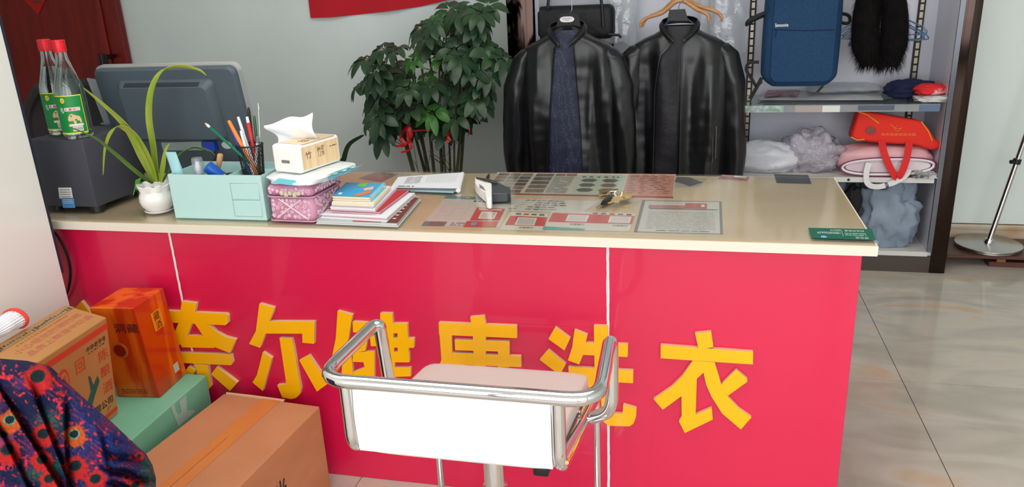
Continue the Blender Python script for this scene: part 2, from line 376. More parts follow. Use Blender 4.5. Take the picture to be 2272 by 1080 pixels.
# ------------------------------------------------------------------ yellow characters
ZA = lambda X, Yp: (380+X/3.917, 640+Yp/3.917)
ZB = lambda X, Yp: (940+X/2.913, 660+Yp/2.913)
CH = [
 ('奈', ZA, 'yellow raised character 奈, partly behind the orange gift box', [
  [(-120,190),(480,220),(492,240),(492,300),(470,318),(-120,290)], [(92,112),(216,128),(212,160),(180,300),(135,412),(90,480),(-60,560),(-120,470),(20,400),(62,300)],
  [(198,295),(330,315),(390,375),(470,420),(560,445),(510,560),(370,505),(280,415)], [(60,408),(290,412),(380,500),(372,516),(90,510)],
  [(-20,552),(518,572),(533,640),(520,666),(-20,640)], [(205,655),(318,662),(345,850),(300,900),(190,880),(190,800),(240,780)],
  [(395,678),(572,818),(510,890),(345,745)], [(150,675),(215,705),(160,800),(60,860),(20,780),(110,730)]]),
 ('尔', ZA, 'yellow raised character 尔, between 奈 and 健', [
  [(765,132),(893,167),(883,210),(850,285),(800,440),(770,515),(675,480),(735,370)], [(790,285),(1245,288),(1240,480),(1140,470),(1138,392),(790,390)],
  [(940,428),(1048,434),(1062,500),(1125,870),(1115,920),(1085,950),(1040,960),(965,945),(920,840),(1000,832)],
  [(795,552),(874,605),(795,890),(705,815),(745,750)], [(1195,578),(1362,825),(1265,895),(1112,622)]]),
 ('健', ZA, 'yellow raised character 健, partly behind the stool armrest', [
  [(1445,195),(1572,230),(1540,430),(1470,640),(1440,690),(1395,600),(1430,430)], [(1490,540),(1560,530),(1580,760),(1480,745)],
  [(1575,288),(1735,300),(1685,540),(1580,560),(1620,440),(1640,385),(1580,380)],
  [(1580,555),(1765,545),(1765,800),(1740,900),(1590,900),(1580,725),(1680,685),(1670,640),(1575,635)],
  [(1815,215),(1918,218),(1925,300),(1950,900),(1870,900),(1820,500)], [(1815,303),(2050,306),(2054,388),(1815,388)], [(1815,425),(2110,435),(2108,515),(1820,512)],
  [(1815,548),(2068,552),(2070,640),(1850,640)], [(1965,306),(2050,308),(2068,640),(1970,640)], [(1725,418),(1840,418),(1840,500),(1735,500)],
  [(1860,685),(2080,688),(2080,762),(1870,770)], [(1870,805),(2110,815),(2110,870),(1870,865)], [(1560,880),(2120,905),(2120,960),(1560,940)]]),
 ('康', ZB, 'yellow raised character 康, above the stool seat', [
  [(300,127),(390,120),(400,168),(385,185),(310,185)], [(97,162),(600,183),(602,262),(100,240)], [(97,162),(178,166),(186,420),(150,560),(60,540),(115,400)],
  [(315,150),(400,160),(400,600),(330,600)], [(200,272),(553,284),(553,350),(203,340)], [(185,358),(628,380),(630,450),(185,430)], [(480,284),(553,286),(553,450),(480,450)],
  [(200,470),(300,470),(280,560),(190,560)], [(430,500),(560,560),(520,640),(420,580)]]),
 ('洗', ZB, 'yellow raised character 洗, crossing the white seam', [
  [(850,193),(946,265),(910,342),(806,268)], [(805,338),(918,430),(880,500),(750,402)], [(790,520),(880,560),(800,720),(720,650)],
  [(975,210),(1058,242),(1045,300),(1030,370),(1005,432),(932,405),(960,320)], [(1040,292),(1320,303),(1318,384),(1030,370)], [(1100,182),(1190,185),(1188,480),(1105,480)],
  [(935,448),(1354,473),(1353,553),(940,530)], [(1050,520),(1140,530),(1110,700),(1000,800),(950,740),(1030,650)],
  [(1140,540),(1238,545),(1238,750),(1285,752),(1290,692),(1375,717),(1372,770),(1355,815),(1330,832),(1195,828),(1160,800),(1152,740)]]),
 ('衣', ZB, 'yellow raised character 衣, rightmost on the red panel', [
  [(1755,232),(1858,222),(1872,318),(1810,332),(1775,325)], [(1532,308),(2130,352),(2128,432),(1532,392)],
  [(1740,408),(1880,418),(1770,520),(1668,635),(1545,725),(1487,657),(1600,580),(1670,510)],
  [(1665,540),(1765,525),(1758,757),(1862,714),(1868,788),(1688,875),(1650,800),(1668,770)],
  [(1800,420),(1880,418),(1925,570),(1965,640),(2040,720),(2118,775),(2050,852),(1930,750),(1860,640),(1825,560),(1808,480)],
  [(2020,466),(2092,528),(2090,545),(1965,635),(1920,568)]]),
]
M_yel = mat('yellow_acrylic', (255, 186, 6), .22); M_foam = mat('tan_foam_edge', (222, 192, 148), .8)
YC = .0185
for ch, zf, lab, polys in CH:
    f = MB()
    for k, pl in enumerate(polys):
        f.prism([Y(*zf(*p), YC+.00006*k) for p in pl], (0, .0114-.00006*k, 0), 0, 1)
    # front faces yellow, backs hidden against the panel
    tag(f.build('sign_character', [M_yel, M_foam], flat=True), lab, 'sign letter')
f = MB(); f.prism([Y(*p, YC) for p in [(160, 690), (180, 668), (215, 712), (190, 760), (165, 740)]], (0, .0114, 0), 0, 1)
tag(f.build('sign_character', [M_yel, M_foam], flat=True), 'yellow raised character leftmost, nearly hidden behind the carton', 'sign letter')
# loose black cable at the left end of the counter
f = MB(); f.tube(smooth_path([Y(*p, .018) for p in [(105, 508), (125, 520), (147, 560), (156, 600), (152, 640), (140, 665), (120, 690)]], 6), .0035, 8)
tag(f.build('cable', M_black), 'black cable hanging down the left end of the red counter', 'cable')
# ------------------------------------------------------------------ things on the counter, left end
def RP(px, py, P0, N):
    d = ray(px, py); N = Vector(N); return CAM + d*((Vector(P0)-CAM).dot(N)/d.dot(N))
# office chair behind the counter
och = thing('office_chair', 'black office chair back seen behind the liquor bottles', 'chair', (-1.92, .95, 0))
M_mesh = mat('grey_black_fabric', (50, 46, 46), .85, bump=.3, bscale=300)
f = MB()
cl_, cr_ = Y(62, 250, .80).x, Y(275, 250, .80).x; zt_, zb_ = Y(150, 192, .80).z, .62
def ocb(u, v):
    w_ = 1-.42*max(0, (v-.6)/.4)**2-.18*max(0, (.3-v)/.3)**2
    x = (cl_+cr_)/2+(u-.5)*(cr_-cl_)*w_; return Vector((x, .80+.09*(1-(2*u-1)**2)-.03, zb_+(zt_-zb_)*v))
f.grid(ocb, 18, 14); k = len(f.v); f.v += [v+Vector((0, .035, 0)) for v in f.v[:k]]; nf = [tuple(i+k for i in reversed(q_)) for q_ in f.f]; f.f += nf; f.mi += [0]*len(nf)
bd = [ocb(t, 0) for t in np.linspace(0, 1, 12)]+[ocb(1, t) for t in np.linspace(0, 1, 12)]+[ocb(t, 1) for t in np.linspace(1, 0, 12)]+[ocb(0, t) for t in np.linspace(1, 0, 12)]
f.tube([v+Vector((0, .017, 0)) for v in bd], .02, 8, closed=True); f.build('backrest', M_mesh, och)
f = MB(); f.box((-2.16, .86, .42), (-1.68, 1.30, .49), bev=.03, seg=3); f.build('seat', M_mesh, och)
f = MB(); f.tube([(-1.92, 1.08, .42), (-1.92, 1.08, .09)], .03, 12); f.tube([(-1.92, .90, .62), (-1.92, 1.0, .45), (-1.92, 1.08, .43)], .018, 8); f.build('column', M_black, och)
f = MB()
for k in range(5):
    a_ = 2*PI*k/5+.3; e_ = Vector((-1.92+.28*math.cos(a_), 1.08+.28*math.sin(a_), .05)); f.tube([(-1.92, 1.08, .1), e_], [.025, .014], 8); f.tube([e_+Vector((-.02, 0, -.025)), e_+Vector((.02, 0, -.025))], .025, 12)
f.build('base', M_black, och)
# subwoofer
sp = thing('subwoofer', 'black box loudspeaker under the two green-label bottles', 'speaker', (-1.715, .18, GT))
M_spk = mat('charcoal_vinyl', (62, 63, 72), .6, bump=.1, bscale=500)
f = MB(); f.box((-1.815, .07, .776), (-1.628, .285, .966), bev=.003); f.build('cabinet', M_spk, sp)
for x, y in ((-1.79, .095), (-1.65, .095), (-1.79, .275), (-1.65, .275)):
    f = MB(); f.lathe([(.021, GT), (.021, .7765)], (x, y, 0), 16); f.build('foot', M_black, sp)
SPF = lambda px, py: Y(px, py, .0695)
f = MB(); q = quad([SPF(129, 416), SPF(158, 416), SPF(162, 440), SPF(132, 440)]); rect(f, q, 0, 0, 1, 1, 0, 0)
q2 = quad([SPF(136, 439), SPF(164, 439), SPF(167, 461), SPF(140, 461)]); rect(f, q2, 0, 0, 1, 1, 1, 0); rn = random.Random(3)
disc_dashes(f, q, 4, rn, 2, .08, .1, .92, .95, .35); disc_dashes(f, q2, 3, rn, 0, .1, .1, .9, .6, .3)
f.build('sticker', [M_paper, mat('sticker_blue', (70, 140, 200), .5), M_grey], sp)
# bottles
M_gl = mat('clear_bottle_glass', (238, 246, 244), .02, trans=1, ior=1.46)
M_liq = mat('clear_liquor', (246, 250, 250), .0, trans=1, ior=1.33)
M_cap = mat('red_cap', (226, 30, 44), .35); M_lab = mat('green_label', (18, 134, 62), .45); M_labe = mat('label_yellow', (226, 222, 70), .5)
def bottle(loc, rz, label):
    b = thing('liquor_bottle', label, 'bottle', loc, rz, 'liquor bottles on the speaker')
    R = .038
    f = MB(); f.lathe([(R*.86, 0), (R*.97, .003), (R, .008), (R, .125), (R*.97, .137), (R*.78, .16), (R*.56, .19), (.0155, .215), (.0138, .238), (.0145, .24), (.0145, .252),
                       (.0105, .252), (.0105, .24), (.0125, .212), (R*.5, .19), (R*.70, .162), (R*.88, .137), (R*.9, .125), (R*.9, .012), (R*.6, .009), (.001, .009)], seg=40, cap=False)
    f.add([], []); f.lathe([(R*.86, 0), (.001, .001)], seg=40, cap=False); f.build('glass', M_gl, b, local=True, ang=60)
    f = MB(); f.lathe([(R*.6, .0095), (R*.888, .0125), (R*.888, .125), (R*.868, .137), (R*.69, .162), (.0176, .188), (.0174, .190)], seg=40); f.build('liquor', M_liq, b, local=True, ang=60)
    f = MB(); f.lathe([(.016, .232), (.0165, .234), (.0165, .258), (.0172, .2585), (.0172, .262), (.0145, .263)], seg=32); f.build('cap', M_cap, b, local=True)
    f = MB(); r2 = R+.0004; A0, A1 = math.radians(-125), math.radians(-9)   # label wraps round the side that faces the shop
    cyl = lambda a_, z, h=0: Vector(((r2+h)*math.cos(a_), (r2+h)*math.sin(a_), z))
    lm = lambda u, v, h=0: cyl(A0+(A1-A0)*u, .120-(.120-.016)*v, h)
    f.grid(lambda u, v: lm(u*1.25-.25, v), 30, 2, 0)
    for v0, v1 in ((0, .025), (.965, 1)): f.grid(lambda u, v: lm(u*1.25-.25, v0+(v1-v0)*v, .0002), 30, 2, 1)
    f.grid(lambda u, v: lm(.975+.025*u, v, .0002), 3, 2, 1)
    C0 = lambda cu, cv, ru, rv, mi, h=.0004, n=16: f.add([lm(cu+ru*math.cos(2*PI*i/n), cv+rv*math.sin(2*PI*i/n), h) for i in range(n)], [tuple(range(n))], mi)
    C0(.36, .13, .075, .07, 1); C0(.36, .13, .05, .045, 4, .0006)
    put_text(f, '牛栏山', lm, .22, .30, .33, .46, 2, .0005, .02)
    f.grid(lambda u, v: lm(.37+.5*u, .315+.09*v, .0003), 10, 2, 2); put_text(f, '陈酿白酒', lm, .40, .325, .85, .395, 3, .0006, .02)
    ox = [(.42,.62),(.45,.55),(.5,.5),(.56,.47),(.63,.5),(.72,.53),(.8,.55),(.84,.62),(.84,.72),(.79,.72),(.77,.66),(.68,.66),(.66,.74),(.6,.74),(.58,.66),(.5,.66),(.44,.67)]
    f.add([lm(u, v, .0005) for u, v in ox], [tuple(range(len(ox)))], 5)
    f.grid(lambda u, v: lm(.42+.46*u, .74+.06*v, .0004), 10, 2, 6)
    f.grid(lambda u, v: lm(.52+.32*u, .81+.12*v, .0004), 10, 2, 2)
    for i in range(12): f.grid(lambda u, v: lm(.54+.024*i+.011*u, .83+.08*v, .0006), 2, 2, 7)
    f.build('label', [M_lab, M_labe, M_paper, M_red, mat('label_orange', (230, 160, 40), .5), mat('label_tan', (214, 180, 130), .5), mat('label_pale', (224, 214, 196), .5), M_ink], b, local=True)
    return b
bottle((-1.772, .168, .966), 0, 'clear liquor bottle with green ox label, left one on the speaker')
bottle((-1.671, .110, .966), .03, 'clear liquor bottle with green ox label, right one on the speaker')
# acrylic card stand behind the bottles
f = MB(); pl = [Y(*p, .32) for p in [(192, 173), (224, 178), (268, 288), (238, 292)]]; f.prism(pl, (0, .004, 0))
k_ = Y(250, 290, .32); f.box((k_.x-.02, .30, .9665 if k_.z > .9665 else .9665), (k_.x+.02, .36, .972))
tag(f.build('acrylic_sign_stand', film('acrylic', (215, 220, 222), .08, .22, 1.5)), 'clear acrylic card stand tilted between bottles and monitor', 'stand')
# monitor
mo = thing('computer_monitor', 'dark grey computer monitor seen from behind, silver rim', 'monitor', (-1.45, .36, GT))
TH = math.radians(9); MP = Vector((-1.47, .25, 1.135)); MN = Vector((0, -math.cos(TH), -math.sin(TH))); MV = Vector((0, math.sin(TH), -math.cos(TH)))
MX0, MX1 = Y(200, 150, .25).x, Y(516, 150, .25).x; MW = MX1-MX0; MH = .325
def mo3(x, v, h): return Vector((x, MP.y, MP.z))+MV*v+MN*h
def rrect(x0, x1, v0, v1, r, n=6):
    out = []
    for cx, cy, a0 in ((x1-r, v0+r, -PI/2), (x1-r, v1-r, 0), (x0+r, v1-r, PI/2), (x0+r, v0+r, PI)):
        for k in range(n+1): a_ = a0+PI/2*k/n; out.append((cx+r*math.cos(a_), cy+r*math.sin(a_)))
    return out
M_mon = mat('monitor_grey', (72, 84, 93), .5, bump=.12, bscale=600)
def layers(f, L, mi=0):
    """stack of (outline, h) rings closed into a solid"""
    rings = [[mo3(x, v, h) for x, v in o] for o, h in L]; n = len(rings[0]); vs = sum(rings, []); fs = [tuple(range(n)), tuple(range(len(vs)-1, len(vs)-n-1, -1))]
    for j in range(len(rings)-1):
        for i in range(n): fs.append((j*n+i, j*n+(i+1) % n, (j+1)*n+(i+1) % n, (j+1)*n+i))
    f.add(vs, fs, mi)
f = MB(); layers(f, [(rrect(MX0+.006, MX1-.006, .006, MH-.006, .02), 0), (rrect(MX0, MX1, 0, MH, .022), -.008), (rrect(MX0, MX1, 0, MH, .022), -.020)]); f.build('rear_shell', M_mon, mo)
f = MB(); layers(f, [(rrect(MX0-.004, MX1+.004, -.006, MH+.004, .024), -.020), (rrect(MX0-.004, MX1+.004, -.006, MH+.004, .024), -.036)]); bz_ = f.build('front_bezel', mat('silver_bezel', (196, 196, 192), .3, .4), mo)
f = MB(); f.add([mo3(x, v, -.0365) for x, v in ((MX0+.02, .02), (MX1-.02, .02), (MX1-.02, MH-.03), (MX0+.02, MH-.03))], [(0, 1, 2, 3)]); f.build('screen', M_black, bz_)
mpx = lambda px, py, h: RP(px, py, MP+MN*h, MN)
def mxv(px, py, h):
    p = mpx(px, py, h); return p.x, (p-MP).dot(MV)
a_ = mxv(258, 178, 0); b_ = mxv(499, 309, 0); c_ = mxv(249, 189, .028); d_ = mxv(487, 312, .028)
bx0, bx1, bv0, bv1 = mxv(256, 185, .01)[0], mxv(462, 183, .01)[0]+.012, a_[1], d_[1]
f = MB(); layers(f, [(rrect(bx0, bx1, bv0, bv1+.012, .018), -.001), (rrect(bx0+.003, bx1-.003, bv0+.003, bv1+.008, .018), .010), (rrect(bx0+.017, bx1-.017, bv0+.017, bv1-.004, .014), .028)]); rc_ = f.build('rear_cover', M_mon, mo)
f = MB()
for i in range(60):
    x = bx0+.035+i*(bx1-bx0-.07)/60; f.add([mo3(x, bv0+.005, .0135), mo3(x+.0022, bv0+.005, .0135), mo3(x+.0022, bv0+.0145, .0265), mo3(x, bv0+.0145, .0265)], [(0, 1, 2, 3)])
f.build('vent', M_black, rc_)
f = MB(); q = quad([mpx(357, 316, .001), mpx(446, 314, .001), mpx(449, 333, .001), mpx(362, 334, .001)]); rect(f, q, 0, 0, 1, 1, 0, 0)
disc_dashes(f, q, 3, random.Random(4), 1, .05, .1, .95, .9, .4, h=-.0006)
f.build('rating_label', [mat('pale_label', (150, 166, 168), .6), M_ink], mo)
f = MB(); o_ = mpx(503, 322, .001); n = 20; f.add([o_+Vector((.017*math.cos(2*PI*i/n), 0, 0))+MV*.0115*math.sin(2*PI*i/n) for i in range(n)], [tuple(range(n))]); f.build('oval_sticker', mat('pale_sticker', (188, 204, 208), .6), mo)
f = MB(); f.box(mpx(455, 335, .016)-Vector((0, .004, 0)), mpx(480, 312, .001)+Vector((0, .006, 0))); f.build('cable_plug', mat('vga_blue', (28, 62, 170), .5), mo)
f = MB(); f.tube(smooth_path([mpx(470, 330, .012), mpx(478, 350, .02), mpx(470, 372, .03), Vector((-1.30, .30, .80)), Vector((-1.4, .45, .768))], 5), .003, 8); f.build('cable', M_black, mo)
f = MB(); f.box((-1.53, .325, .80), (-1.40, .37, .94), bev=.006); f.box((-1.60, .28, GT), (-1.33, .45, .775), bev=.006); f.box((-1.50, .33, .77), (-1.43, .36, .82)); f.build('stand', M_blackm, mo)
# potted plant
pp = thing('potted_plant', 'long-leaved plant in a small white ceramic pot on the counter', 'plant', (-1.452, .10, GT))
PC = Vector((-1.452, .10, GT))
M_cer = mat('white_ceramic', (236, 234, 230), .25, coat=.3, bump=.15, bscale=60)
def wob(i, a, r, z):
    if 7 <= i <= 9: return r+.0025*math.cos(9*a), z+.0022*math.cos(9*a)
    return r, z
f = MB(); f.lathe([(.001, .006), (.030, .006), (.033, .009), (.042, .02), (.047, .034), (.046, .048), (.041, .060), (.046, .078), (.044, .079), (.040, .064), (.035, .060), (.001, .060)], PC, 54, wob=wob, cap=False); pot_ = f.build('pot', M_cer, pp)
f = MB(); f.lathe([(.026, 0), (.034, .001), (.039, .006), (.0375, .0075), (.028, .005), (.001, .005)], PC, 40); f.build('saucer', M_cer, pp)
f = MB(); blob(f, PC+Vector((0, 0, .058)), (.037, .037, .006), .15, 4, 2, 24, 8); f.build('soil', mat('soil', (58, 46, 36), .95), pot_)
M_leafl = mat('yellow_green_leaf', (128, 154, 42), .42, col2=(158, 168, 66), nscale=14, stretch=(1, 1, 1), sub=.08)
M_leafd = mat('green_leaf', (62, 98, 30), .42, col2=(88, 124, 44), nscale=14)
def leaf(pts, ys, wmax, m_, tip=1.6):
    wmax *= 1.35; P = smooth_path([Y(px, py, y) for (px, py), y in zip(pts, ys)], 7); n = len(P)
    W_ = [wmax*(.45+.55*math.sin(min(1, i/(n*.35))*PI/2))*(1-(i/(n-1))**tip)+.0006 for i in range(n)]
    f = MB(); f.ribbon(P, W_, (1, -.25, .35), fold=.32); f.build('leaf', m_, pp)
leaf([(345, 402), (320, 350), (285, 285), (240, 240), (185, 195)], (.1, .09, .07, .045, .03), .0135, M_leafl)
leaf([(350, 402), (343, 330), (333, 260), (338, 200), (360, 160), (400, 148), (440, 155), (458, 167)], (.105, .11, .12, .13, .14, .15, .16, .16), .0115, M_leafl)
leaf([(347, 403), (330, 350), (300, 300), (270, 280), (245, 292), (232, 330), (229, 388)], (.095, .085, .07, .05, .04, .035, .035), .0125, M_leafl)
leaf([(340, 406), (310, 385), (250, 335), (210, 305), (150, 280)], (.09, .07, .04, .02, .0), .0075, M_leafd)
leaf([(357, 404), (363, 370), (368, 335), (376, 318)], (.1, .105, .11, .115), .0085, M_leafl)
leaf([(361, 404), (380, 372), (400, 342), (430, 328), (465, 335), (478, 345)], (.105, .13, .15, .17, .18, .18), .006, M_leafd)
# second small plant behind the pot (bright green tips)
f = MB()
for k, (a_, b_) in enumerate([((300, 415), (312, 395)), ((302, 420), (322, 404))]): f.ribbon([Y(a_[0], a_[1], .17), Y((a_[0]+b_[0])/2, (a_[1]+b_[1])/2-3, .165), Y(*b_, .16)], [.002, .007, .001], (1, 0, 0))
f.tube([Y(300, 415, .17), Y(296, 432, .17)], .0015, 6)
tag(f.build('plant_sprig', mat('bright_leaf', (90, 170, 60), .5)), 'small bright green leaf sprig between speaker and white pot', 'plant')
# desk organizer
M_mint = mat('mint_plastic', (178, 214, 210), .45); M_mintd = mat('mint_shadow_gap', (120, 160, 158), .6)
og = thing('desk_organizer', 'mint green desk organizer box with two small drawers', 'organizer', (-1.225, .12, GT))
ox0, ox1, oy0, oy1, oz1 = -1.362, -1.088, .045, .20, .880
f = MB(); t = .003; q_ = GT
f.box((ox0+.0005, oy0+.0005, q_+.0002), (ox1-.0005, oy1-.0005, q_+t)); f.box((ox0, oy0, q_), (-1.181, oy0+t, oz1)); f.box((ox0+.0003, oy1-t, q_+.0001), (ox1-.0003, oy1, oz1-.0002)); f.box((ox0+.0001, oy0+t, q_), (ox0+t, oy1-t, oz1-.0001))
f.box((ox1-t, oy0+.0062, q_), (ox1-.0001, oy1-t, oz1-.0001)); f.box((-1.1845, oy0+.0062, q_+.0001), (-1.1815, oy1-t, oz1-.0003)); f.box((-1.181, oy0, .859), (ox1, oy0+t, oz1)); f.box((-1.1815, oy0+.0062, .8585), (ox1-t, oy1-t, .861))
f.box((-1.181, oy0, q_), (ox1, oy0+t, .7685)); f.box((ox1-.0105, oy0, .7685), (ox1, oy0+t, .859)); f.box((-1.1812, oy0+t, q_+.0001), (ox1-.0001, oy0+.006, oz1-.0001)); f.box((-1.3, oy0+.05, q_), (-1.181, oy0+.053, oz1-.02)); f.build('body', M_mint, og)
for z0, z1 in ((.770, .8125), (.8155, .8575)):
    f = MB(); f.box((-1.1802, oy0-.0006, z0-(.001 if z0 < .78 else 0)), (ox1+.0-.0112, oy0+.003, z1+(.0006 if z0 > .78 else 0)), bev=.001, seg=1); f.box((-1.178, oy0+.003, z0+.001), (ox1-.013, oy1-.01, z0+.004))
    f.box((-1.178, oy0+.003, z0+.001), (-1.176, oy1-.01, z1-.006)); f.box((ox1-.015, oy0+.003, z0+.001), (ox1-.013, oy1-.01, z1-.006)); f.build('drawer', M_mint, og)
# hand cream tube
f = MB(); a_ = Y(398, 392, .085); b_ = Y(378, 337, .075); d_ = (b_-a_)
def tb(u, v):
    a = 2*PI*u; w_ = .0165; dp = .013*(1-v)+.0012; return a_+Vector((0, 0, -.09))*0+d_*(v*1.0)+Vector((w_*math.cos(a), dp*math.sin(a), 0))
f.grid(tb, 24, 14, closeu=True); f.add([tb(i/24, 0) for i in range(24)], [tuple(range(24))]); f.add([tb(i/24, 1) for i in range(24)], [tuple(range(24))])
f.lathe([(.011, 0), (.012, .02)], a_+Vector((.002, 0, -.105)), 16); f.tube([a_+Vector((.002, 0, -.1)), a_], [.011, .013], 16)
tag(f.build('cream_tube', mat('mint_tube', (160, 208, 214), .4)), 'pale mint squeeze tube leaning in the organizer', 'tube')
# spray bottle with clear cap
sbp = Y(443, 390, .09); sb = thing('spray_bottle', 'small clear spray bottle with white pump in the organizer', 'bottle', (sbp.x, .09, .7632)); sb.scale = (1.2, 1.2, 1.24)
f = MB(); f.lathe([(.001, 0), (.0125, 0), (.0135, .004), (.0135, .078), (.009, .084), (.009, .088)], (0, 0, 0), 24, cap=False); f.build('bottle_body', film('frosted', (235, 238, 240), .15, .45, 1.45), sb, local=True)
f = MB(); f.lathe([(.0065, .088), (.0065, .104), (.005, .105), (.005, .114), (.0005, .1145)], (0, 0, 0), 20); f.build('pump', M_white, sb, local=True)
f = MB(); f.lathe([(.0125, .084), (.0125, .118), (.011, .123), (.0005, .124)], (0, 0, 0), 24, cap=False); f.build('clear_cap', film('clearcap', (232, 238, 242), .06, .16, 1.45), sb, local=True)
# blue capped tube
a_ = Y(462, 372, .08); b_ = Y(482, 388, .09); dd = (a_-b_).normalized()
f = MB(); b_ = b_+Vector((-.004, 0, .006)); f.tube([b_-dd*.055, b_-dd*.012], .013, 20); f.tube([b_-dd*.016, b_+dd*.012, b_+dd*.026, b_+dd*.028], [.0165, .0165, .0165, .014], 24, 1)
tag(f.build('lotion_jar', [M_white, mat('blue_cap', (28, 88, 180), .3)]), 'tube with a shiny blue cap lying in the organizer', 'tube')
# wooden handle
f = MB(); a_ = Y(489, 342, .12); b_ = Y(484, 376, .12); d_ = (b_-a_)
f.tube([a_, a_+d_*.05, a_+d_*.4, a_+d_, a_+d_*2.15], [.0065, .0078, .0078, .0062, .005], 16)
tag(f.build('wooden_brush', mat('pale_wood', (210, 172, 122), .5, col2=(190, 148, 98), nscale=60, stretch=(1, 1, .1))), 'pale wooden brush standing in the organizer', 'brush')
# dark cord pile inside the organizer
f = MB(); rn = random.Random(9); c0 = Y(515, 385, .14)
P_ = [c0+Vector((.035*math.cos(i*1.3), .022*math.sin(i*1.9), .003*math.sin(i*2.3)-.004)) for i in range(18)]; P_[0] = c0+Vector((0, 0, -.0)); f.tube(smooth_path(P_, 4), .0022, 6); f.tube([c0+Vector((0,0,-.005)), Vector((c0.x, c0.y, .7645))], .003, 6)
tag(f.build('coiled_cord', M_black), 'coiled black cord in the organizer beside the pen cup', 'cord')
# pen cup
cx_, cy_ = -1.152, .118; cz0 = .862; cz1 = .945; r0, r1 = .027, .034
cup = thing('pen_cup', 'black wire mesh pen cup on the organizer', 'pen cup', (cx_, cy_, cz0))
f = MB(); ns = 34
for sgn in (1, -1):
    for k in range(ns):
        P_ = []
        for i in range(8):
            v = i/7; a_ = 2*PI*k/ns+sgn*v*1.25; rr = r0+(r1-r0)*v; P_.append((rr*math.cos(a_), rr*math.sin(a_), (cz1-cz0)*v))
        f.tube(P_, .00065, 4, cap=False)
f.build('mesh_wall', M_black, cup, local=True)
f = MB(); f.tube([(r1*math.cos(2*PI*i/32), r1*math.sin(2*PI*i/32), cz1-cz0) for i in range(32)], .0022, 8, closed=True); f.build('rim', M_black, cup, local=True)
f = MB(); f.lathe([(.001, 0), (r0, 0), (r0+.001, .002), (.001, .002)], seg=32, cap=False); f.build('bottom_plate', M_black, cup, local=True)
def pen(name, label, cat, top, bot_dx, segs, y0=None, lenf=1.0, grp='pens in the mesh cup'):
    """segs: list of (t0,t1,r0,r1,matindex)"""
    T = Y(top[0], top[1], top[2]); B = Vector((cx_+bot_dx[0], cy_+bot_dx[1], cz0+.0045)); d_ = T-B
    f = MB(); ms = []
    for t0, t1, ra, rb, mm in segs:
        if mm not in ms: ms.append(mm)
        f.tube([B+d_*t0, B+d_*t1], [ra, rb], 12, ms.index(mm))
    return tag(f.build(name, ms), label, cat, grp)
M_pg = mat('pencil_green', (18, 120, 86), .4); M_or = mat('orange_marker', (240, 130, 60), .4); M_pb = mat('pen_blue', (26, 60, 150), .35); M_clr = mat('pen_frost', (214, 218, 226), .25); M_pr = mat('pen_red', (206, 40, 48), .35)
pen('pencil', 'green pencil leaning far left out of the cup', 'pencil', (455, 273, .02), (.015, .01), [(0, .93, .0034, .0034, M_pg), (.93, .97, .0034, .0032, M_white), (.97, 1, .0032, .001, mat('pencil_tip', (226, 190, 170), .6))])
pen('marker', 'orange marker pen standing in the mesh cup', 'pen', (507, 267, .10), (.014, -.008), [(0, .62, .0048, .0052, M_or), (.62, .64, .0056, .0056, M_or), (.64, .97, .0054, .0048, M_or), (.97, 1, .0048, .003, M_or)])
pen('pen', 'blue pen at the left inside of the mesh cup', 'pen', (515, 291, .105), (.0, -.018), [(0, .95, .0036, .0036, M_pb), (.95, 1, .0036, .002, M_pb)])
pen('pen', 'frosted pen with white clip left of the red pen', 'pen', (528, 259, .125), (.008, .0), [(0, .72, .0038, .0038, M_clr), (.72, .74, .0042, .0042, M_white), (.74, 1, .0046, .0036, M_clr)])
pen('pen', 'red and clear pen with white end in the mesh cup', 'pen', (548, 259, .13), (.008, .01), [(0, .6, .0042, .0042, M_pr), (.6, .9, .0056, .0056, M_pr), (.9, 1, .0042, .0036, M_white)])
pen('pen', 'white capped pen in front of the red pen', 'pen', (534, 290, .11), (.006, -.012), [(0, .9, .0036, .0036, M_white), (.9, 1, .0036, .0028, M_white)])
pen('pen', 'black pen taller than the others in the mesh cup', 'pen', (551, 238, .15), (-.002, .016), [(0, .94, .0038, .0038, M_black), (.94, 1, .0038, .002, M_black)])
pen('pen', 'green pen at the right of the mesh cup', 'pen', (564, 257, .15), (.008, .016), [(0, .88, .0036, .0036, mat('pen_green', (20, 90, 50), .35)), (.88, 1, .0036, .0026, mat('pen_green', (20, 90, 50), .35))])
pen('pen', 'grey flat ended pen low at the cup rim', 'pen', (572, 304, .11), (.0, .006), [(0, .85, .0036, .0036, M_clr), (.85, 1, .0045, .0045, mat('pen_grey', (120, 122, 126), .4))])
f = MB(); a_ = Y(573, 232, .16); f.tube([a_, Vector((cx_+.018, cy_+.014, cz0+.03)), Vector((cx_+.016, cy_+.012, cz0+.004))], .0011, 8); f.tube([a_+Vector((0, 0, -.012)), a_+Vector((0, 0, .004))], [.0028, .0008], 8)
tag(f.build('metal_refill', M_steel), 'thin silver refill rod sticking up from the cup', 'refill')
